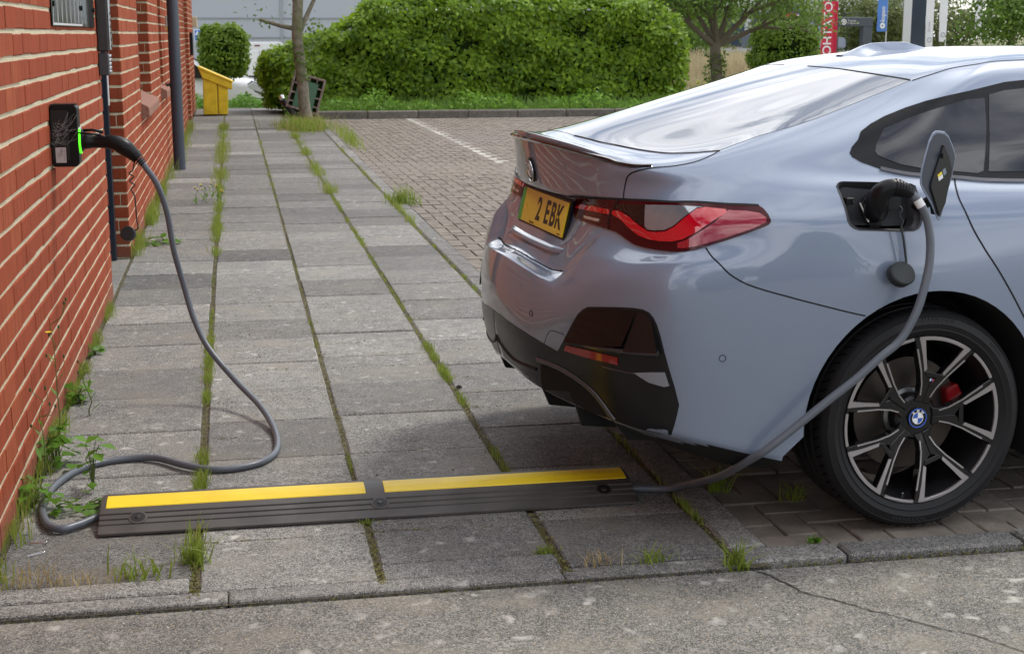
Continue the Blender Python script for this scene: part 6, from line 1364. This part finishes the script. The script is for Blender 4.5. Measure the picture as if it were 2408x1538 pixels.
for x in (-.73, .01, .735):
    Mh = Matrix.Translation((x, -.110, .0300)) @ Matrix.Rotation(math.radians(22), 4, 'X')
    o = MB().lathe([(.030, -.004), (.028, .0032), (.0225, .0036), (.0205, -.006), (.010, -.007), (.009, -.002), (0, -.002)], 28, M=Mh).obj("screw_recess", m_rub, RP, smooth=True, sharp=40)
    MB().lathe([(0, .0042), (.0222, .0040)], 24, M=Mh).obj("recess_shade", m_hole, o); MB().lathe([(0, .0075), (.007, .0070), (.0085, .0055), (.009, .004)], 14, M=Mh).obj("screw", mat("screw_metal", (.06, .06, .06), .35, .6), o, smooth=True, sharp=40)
# ================================================================ grass and weeds of the path
m_gr = leaf_mat("grass_blade", (.12, .19, .018), (.24, .31, .05), .35, .55); m_grd = leaf_mat("grass_dry", (.27, .21, .085), (.40, .32, .16), .25, .8); m_moss = leaf_mat("moss", (.092, .092, .026), (.18, .168, .050), .1, .9)
m_wl = leaf_mat("weed_leaf_broad", (.07, .16, .016), (.13, .26, .03), .35, .45); m_stem = mat("weed_stem", (.10, .14, .035), .7); m_pet = mat("yellow_petal", (.80, .58, .02), .6)
g = np.random.default_rng(77)
def along(x, y0, y1, n, sx=.010, seed=0):
    """points along a joint, gathered into clumps"""
    c = g.uniform(y0, y1, max(3, int((y1 - y0) * 5))); k = g.integers(0, len(c), n); return np.stack([x + g.normal(0, sx, n), c[k] + g.normal(0, .05, n), np.full(n, -.006)], 1)
seg = [(-.150, 3.95, 4.30, 130, .06, .016), (-.150, 4.62, 5.30, 330, .045, .012), (-.150, 5.55, 7.2, 620, .045, .012), (-.150, 7.2, 9.4, 110, .025, .007), (-.150, 9.4, 14.5, 1500, .060, .020), (-.150, 14.5, 24, 1500, .11, .045), (-.150, 26, 30, 60, .04, .01),
       (.359, 4.7, 5.0, 36, .028, .006), (.359, 6.6, 8, 60, .02, .006), (.359, 14, 21, 260, .05, .014), (.359, 8, 14, 120, .02, .006),
       (.880, 4.60, 5.0, 150, .040, .010), (.880, 5.6, 6.75, 560, .036, .012), (.880, 6.75, 9.5, 320, .022, .007), (.880, 9.5, 13.5, 560, .036, .012), (.880, 13.5, 22, 1300, .09, .04),
       (1.371, 4.0, 4.45, 130, .030, .007), (1.371, 4.45, 5.4, 90, .025, .007), (1.371, 7.2, 11.5, 420, .026, .008), (1.371, 11.5, 13.3, 420, .06, .022), (1.371, 13.3, 20, 420, .04, .012),
       (-.690, 4.15, 5.4, 380, .085, .022), (-.690, 5.4, 8.35, 620, .07, .016), (-.690, 9.95, 14.5, 1300, .14, .03), (-.690, 14.5, 24, 1100, .16, .05), (-.690, 3.70, 4.2, 90, .07, .03)]
PA = []; HA = []; WA = []
for x, a, c, n, h, sx in seg: PA.append(along(x, a, c, n, sx)); HA.append(np.full(n, h)); WA.append(np.full(n, .0028 + h * .008))
PA = np.concatenate(PA); HA = np.concatenate(HA); WA = np.concatenate(WA); dry = g.uniform(0, 1, len(PA)) < .18
link("joint_grass", blades_mesh(PA[~dry], HA[~dry], WA[~dry], 3, .32), m_gr, kind="stuff", label="green grass sprouting in the long joints of the path", cat="grass")
link("dry_joint_grass", blades_mesh(PA[dry], HA[dry] * .8, WA[dry] * .7, 4, .35), m_grd, kind="stuff", label="straw coloured grass among the joints of the path", cat="grass")
ms = []
for x, a, c, n in ((-.150, 3.75, 24, 3000), (.359, 3.75, 26, 2800), (.880, 3.75, 22, 2600), (1.371, 3.75, 20, 2200), (-.695, 3.75, 24, 1600)):
    y = a + (c - a) * g.uniform(0, 1, n) ** 1.7; ms.append(np.stack([x + g.normal(0, .008, n), y, g.uniform(-.008, .003, n)], 1))
for k in range(60):                                         # moss in some of the cross joints
    x0 = g.choice([-.15, .36, .88]); y0 = g.choice([4.18, 4.24, 4.75, 5.03, 5.31, 5.6, 5.85, 6.13, 6.42, 6.68, 6.95, 7.22, 7.49, 7.99]); L = g.uniform(.1, .45); n = 26; ms.append(np.stack([x0 + g.uniform(0, L, n), y0 + g.normal(0, .004, n), g.uniform(-.006, .002, n)], 1))
n = 1300; xx = np.concatenate([g.uniform(-.7, 1.38, n), g.uniform(1.4, 3, n // 2)]); ms.append(np.stack([xx, np.where(xx < 1.39, 3.697, 3.718) + g.normal(0, .005, len(xx)), g.uniform(-.026, -.012, len(xx))], 1))
ms = np.concatenate(ms); link("joint_moss", leaves_mesh(ms, np.tile([0, 0, 1.0], (len(ms), 1)), .008, 9, .5, .8, .8), m_moss, kind="stuff", label="low moss filling the joints between the slabs", cat="moss")
# moss and seedlings in the paver joints
n = 2600; px_ = np.stack([1.503 + np.round(g.uniform(0, 60, n)) * A + g.normal(0, .004, n), 3.838 + g.uniform(0, 1, n) ** 1.6 * 14, np.full(n, -.012)], 1); link("paver_moss", leaves_mesh(px_, np.tile([0, 0, 1.0], (n, 1)), .010, 10, .5, .8, .8), m_moss, kind="stuff", label="moss specks in the joints of the parking bay pavers", cat="moss")
# rough grass at the tree and beside the kerb
def tuft_stuff(name, lb, cx, cy, sx, sy, n, h, w, seed, m=None, z=-.01):
    P_ = np.stack([cx + g.normal(0, sx, n), cy + g.normal(0, sy, n), np.full(n, z)], 1); return link(name, blades_mesh(P_, h, w, seed, .45), m or m_gr, kind="stuff", label=lb, cat="grass")
tuft_stuff("tree_grass", "rough grass round the foot of the path tree", 1.12, 23.3, .20, .42, 1300, .20, .008, 20); tuft_stuff("tree_dry_grass", "dry grass stalks round the foot of the path tree", 1.12, 23.2, .24, .5, 240, .24, .006, 21, m_grd)
tuft_stuff("bay_edge_grass", "grass strip at the bay edge right of the tree", 1.60, 20.6, .05, .9, 240, .18, .007, 22)
def tuft(label, x, y, n, h, w, seed, m=None, s=.018, lean=.6, z=-.008):
    o = thing("grass_tuft", label, "grass tuft", (x, y, z), 0, "separate grass tufts"); gg = np.random.default_rng(seed); P_ = np.stack([gg.normal(0, s, n), gg.normal(0, s * .5, n), np.zeros(n)], 1)
    link("blades", blades_mesh(P_, h, w, seed, lean), m or m_gr, o); return o
tuft("green grass tuft where the kerb stones meet at the apron crack", 1.365, 3.708, 46, .085, .006, 31, z=-.02); tuft("small flat green tuft on the slab near the front kerb", 1.13, 3.785, 34, .05, .005, 32, s=.03, lean=1.1)
tuft("pale dry tuft on slab beside the front kerb, left of the green one", .985, 3.785, 40, .055, .003, 33, m_grd, .03, 1.0); tuft("tiny green tuft at the slab corner below the ramp", .845, 3.915, 40, .03, .005, 34, s=.02, lean=1.2)
tuft("brown dried tuft at bottom left of the path", -.46, 3.905, 60, .05, .003, 35, m_grd, .05, 1.0); tuft("sprawling bright green tuft left of the front joint", -.30, 3.93, 44, .075, .006, 36, None, .05, 1.2); tuft("tall bushy grass tuft in the joint nearest the camera", -.155, 4.02, 64, .085, .005, 37, None, .022, .8)
tuft("dry grass tuft at the lower left corner", -.60, 3.92, 50, .08, .003, 38, m_grd, .04, .8); tuft("green tuft growing out of the ramp front edge joint", .36, 4.262, 26, .022, .005, 39, s=.02, lean=1.1); tuft("leafy weed tuft on the kerb where the bay begins", 1.46, 12.75, 150, .17, .006, 40, None, .07, .45); tuft("grass tuft under the cable at the bay corner", 1.53, 4.38, 44, .09, .005, 41, None, .02, .6)
tuft("small green clover by the bay kerb stone", 1.66, 3.862, 22, .022, .010, 42, m_wl, .010, 1.2); tuft("wiry grass tuft in the bay shadow", 1.75, 4.25, 30, .06, .004, 43, None, .025, .7)
# leafy weeds at the wall
def leafy(label, x, y, n, r, h, size, seed):
    o = thing("broadleaf_weed", label, "weed", (x, y, -.005), 0, "broad leaved weeds by the wall"); gg = np.random.default_rng(seed); a = gg.uniform(0, 2 * PI, n); q = r * gg.uniform(.1, 1, n) ** .6
    Pp = np.stack([q * np.cos(a), q * np.sin(a), h * gg.uniform(.15, 1, n)], 1); nn = np.stack([np.cos(a) * .5, np.sin(a) * .5, np.ones(n)], 1); V = leaves_mesh(Pp, nn, size, seed, .8, .25, .75); link("leaves", V, m_wl, o)
    for k in range(min(n, 16)): MB().tube([(0, 0, 0), tuple(Pp[k] * np.array([.5, .5, .8])), tuple(Pp[k])], .0013, 5).obj("stalk", m_stem, o)
leafy("large leafy weed at foot of wall under the flower stalk", -.655, 5.08, 40, .085, .13, .062, 51); leafy("leafy weed inside the cable loop by ramp end", -.52, 4.55, 30, .09, .05, .050, 52); leafy("upright leafy weed behind the cable loop", -.50, 4.78, 14, .035, .17, .048, 53)
leafy("leafy weed half way along the foot of the near wall", -.665, 5.95, 26, .06, .08, .050, 54); leafy("small leafy weed at the foot of wall past the charger", -.68, 6.9, 14, .04, .05, .04, 55); leafy("leafy weed at left edge against the wall", -.675, 4.62, 24, .07, .09, .045, 56); leafy("leafy weeds beside the pier foot under the hanging cap", -.52, 10.6, 36, .14, .06, .06, 57)
def flower_weed(label, x, y, h, seed, heads, bloom):
    o = thing("flowering_weed", label, "weed", (x, y, -.005), 0, "tall flowering weeds"); rn = random.Random(seed); p = [(0, 0, 0)]; 
    for k in range(1, 7): p.append((p[-1][0] + rn.uniform(-.012, .014), p[-1][1] + rn.uniform(-.01, .01), h * k / 6 * .86))
    MB().tube(catmull(p, 4), [.0030 - .0018 * i / 24 for i in range(25)], 6).obj("stem", m_stem, o, smooth=True)
    for k in range(heads):
        s = Vector(p[-1 - k % 3]); e = s + Vector((rn.uniform(-.05, .06), rn.uniform(-.03, .03), h * .14 * rn.uniform(.5, 1.1))); MB().tube(catmull([s, s.lerp(e, .5) + Vector((.012, 0, -.01)), e], 4), .0011, 5).obj("flower_stalk", m_stem, o)
        MB().lathe([(0, -.006), (.0032, -.004), (.0038, .002), (.0025, .007), (0, .009)], 8, M=Matrix.Translation(e)).obj("bud", mat("bud", (.05, .08, .02), .7), o)
        if k in bloom:
            b = MB()
            for j in range(12): a = 2 * PI * j / 12; d = Vector((math.cos(a), math.sin(a), .35)); t = Vector((-math.sin(a), math.cos(a), 0)); b.add([e + Vector((0, 0, .008)) + t * .0015, e + d * .012 + t * .0028 + Vector((0, 0, .008)), e + d * .013 - t * .0028 + Vector((0, 0, .008)), e + Vector((0, 0, .008)) - t * .0015], [(0, 1, 2, 3)])
            b.obj("flower", m_pet, o)
    for k in range(6):
        z = h * (.08 + .11 * k); a = rn.uniform(0, 6.28); L = .075 - .007 * k; d = Vector((math.cos(a), math.sin(a) * .6, .9)).normalized(); s = Vector((p[min(6, int(z / h * 6))][0], 0, z)); w = Vector((-d.y, d.x, .1)).normalized() * L * .16
        MB().add([s, s + d * L * .5 + w, s + d * L, s + d * L * .5 - w], [(0, 1, 2, 3)]).obj("leaf", m_wl, o)
flower_weed("tallest flowering weed by the wall with one yellow bloom", -.645, 5.12, .58, 61, 6, (1,)); flower_weed("shorter budding weed against the wall, left of the tall one", -.672, 4.78, .36, 62, 5, ()); flower_weed("thin seed stalk leaning from the wall foot", -.60, 5.75, .22, 63, 2, ())
for i, (x, y) in enumerate(((-.30, 13.3), (-.26, 13.1), (-.21, 13.5), (-.16, 13.2), (-.13, 12.8), (-.34, 13.0))):
    flower_weed(("leftmost but one yellow flower beside the first long joint far up the path", "yellow flower just left of the joint grass far up the path", "yellow flower at the edge of joint grass, farthest of its cluster", "yellow flower standing in the joint grass far up the path", "yellow flower right of the joint grass, nearest of its cluster", "leftmost yellow flower of the small cluster far up the path")[i], x, y, .16, 70 + i, 2, (0, 1))
# litter
for i, (x, y, a, lb) in enumerate(((-.607, 4.166, .3, "bent silver wire clip on the slab at lower left"), (-.615, 4.262, -.2, "second wire clip, half under the grass at lower left"))):
    o = thing("wire_clip", lb, "wire", (x, y, .002), a); MB().tube(catmull([(-.03, -.004, 0), (.0, -.002, .001), (.022, .003, .002), (.026, .010, .004), (.018, .013, .002), (-.004, .007, 0), (-.025, .004, 0)], 5), .0011, 6).obj("wire", m_chrome, o, smooth=True)
o = thing("pebble", "single dark pebble beside the grassy joint", "stone", (.905, 5.93, .004)); MB().lathe([(0, -.006), (.009, -.004), (.011, .002), (.006, .008), (0, .009)], 9, M=Matrix.Diagonal((1.2, .9, 1, 1))).obj("stone", mat("pebble_dark", (.03, .028, .025), .8), o, smooth=True)
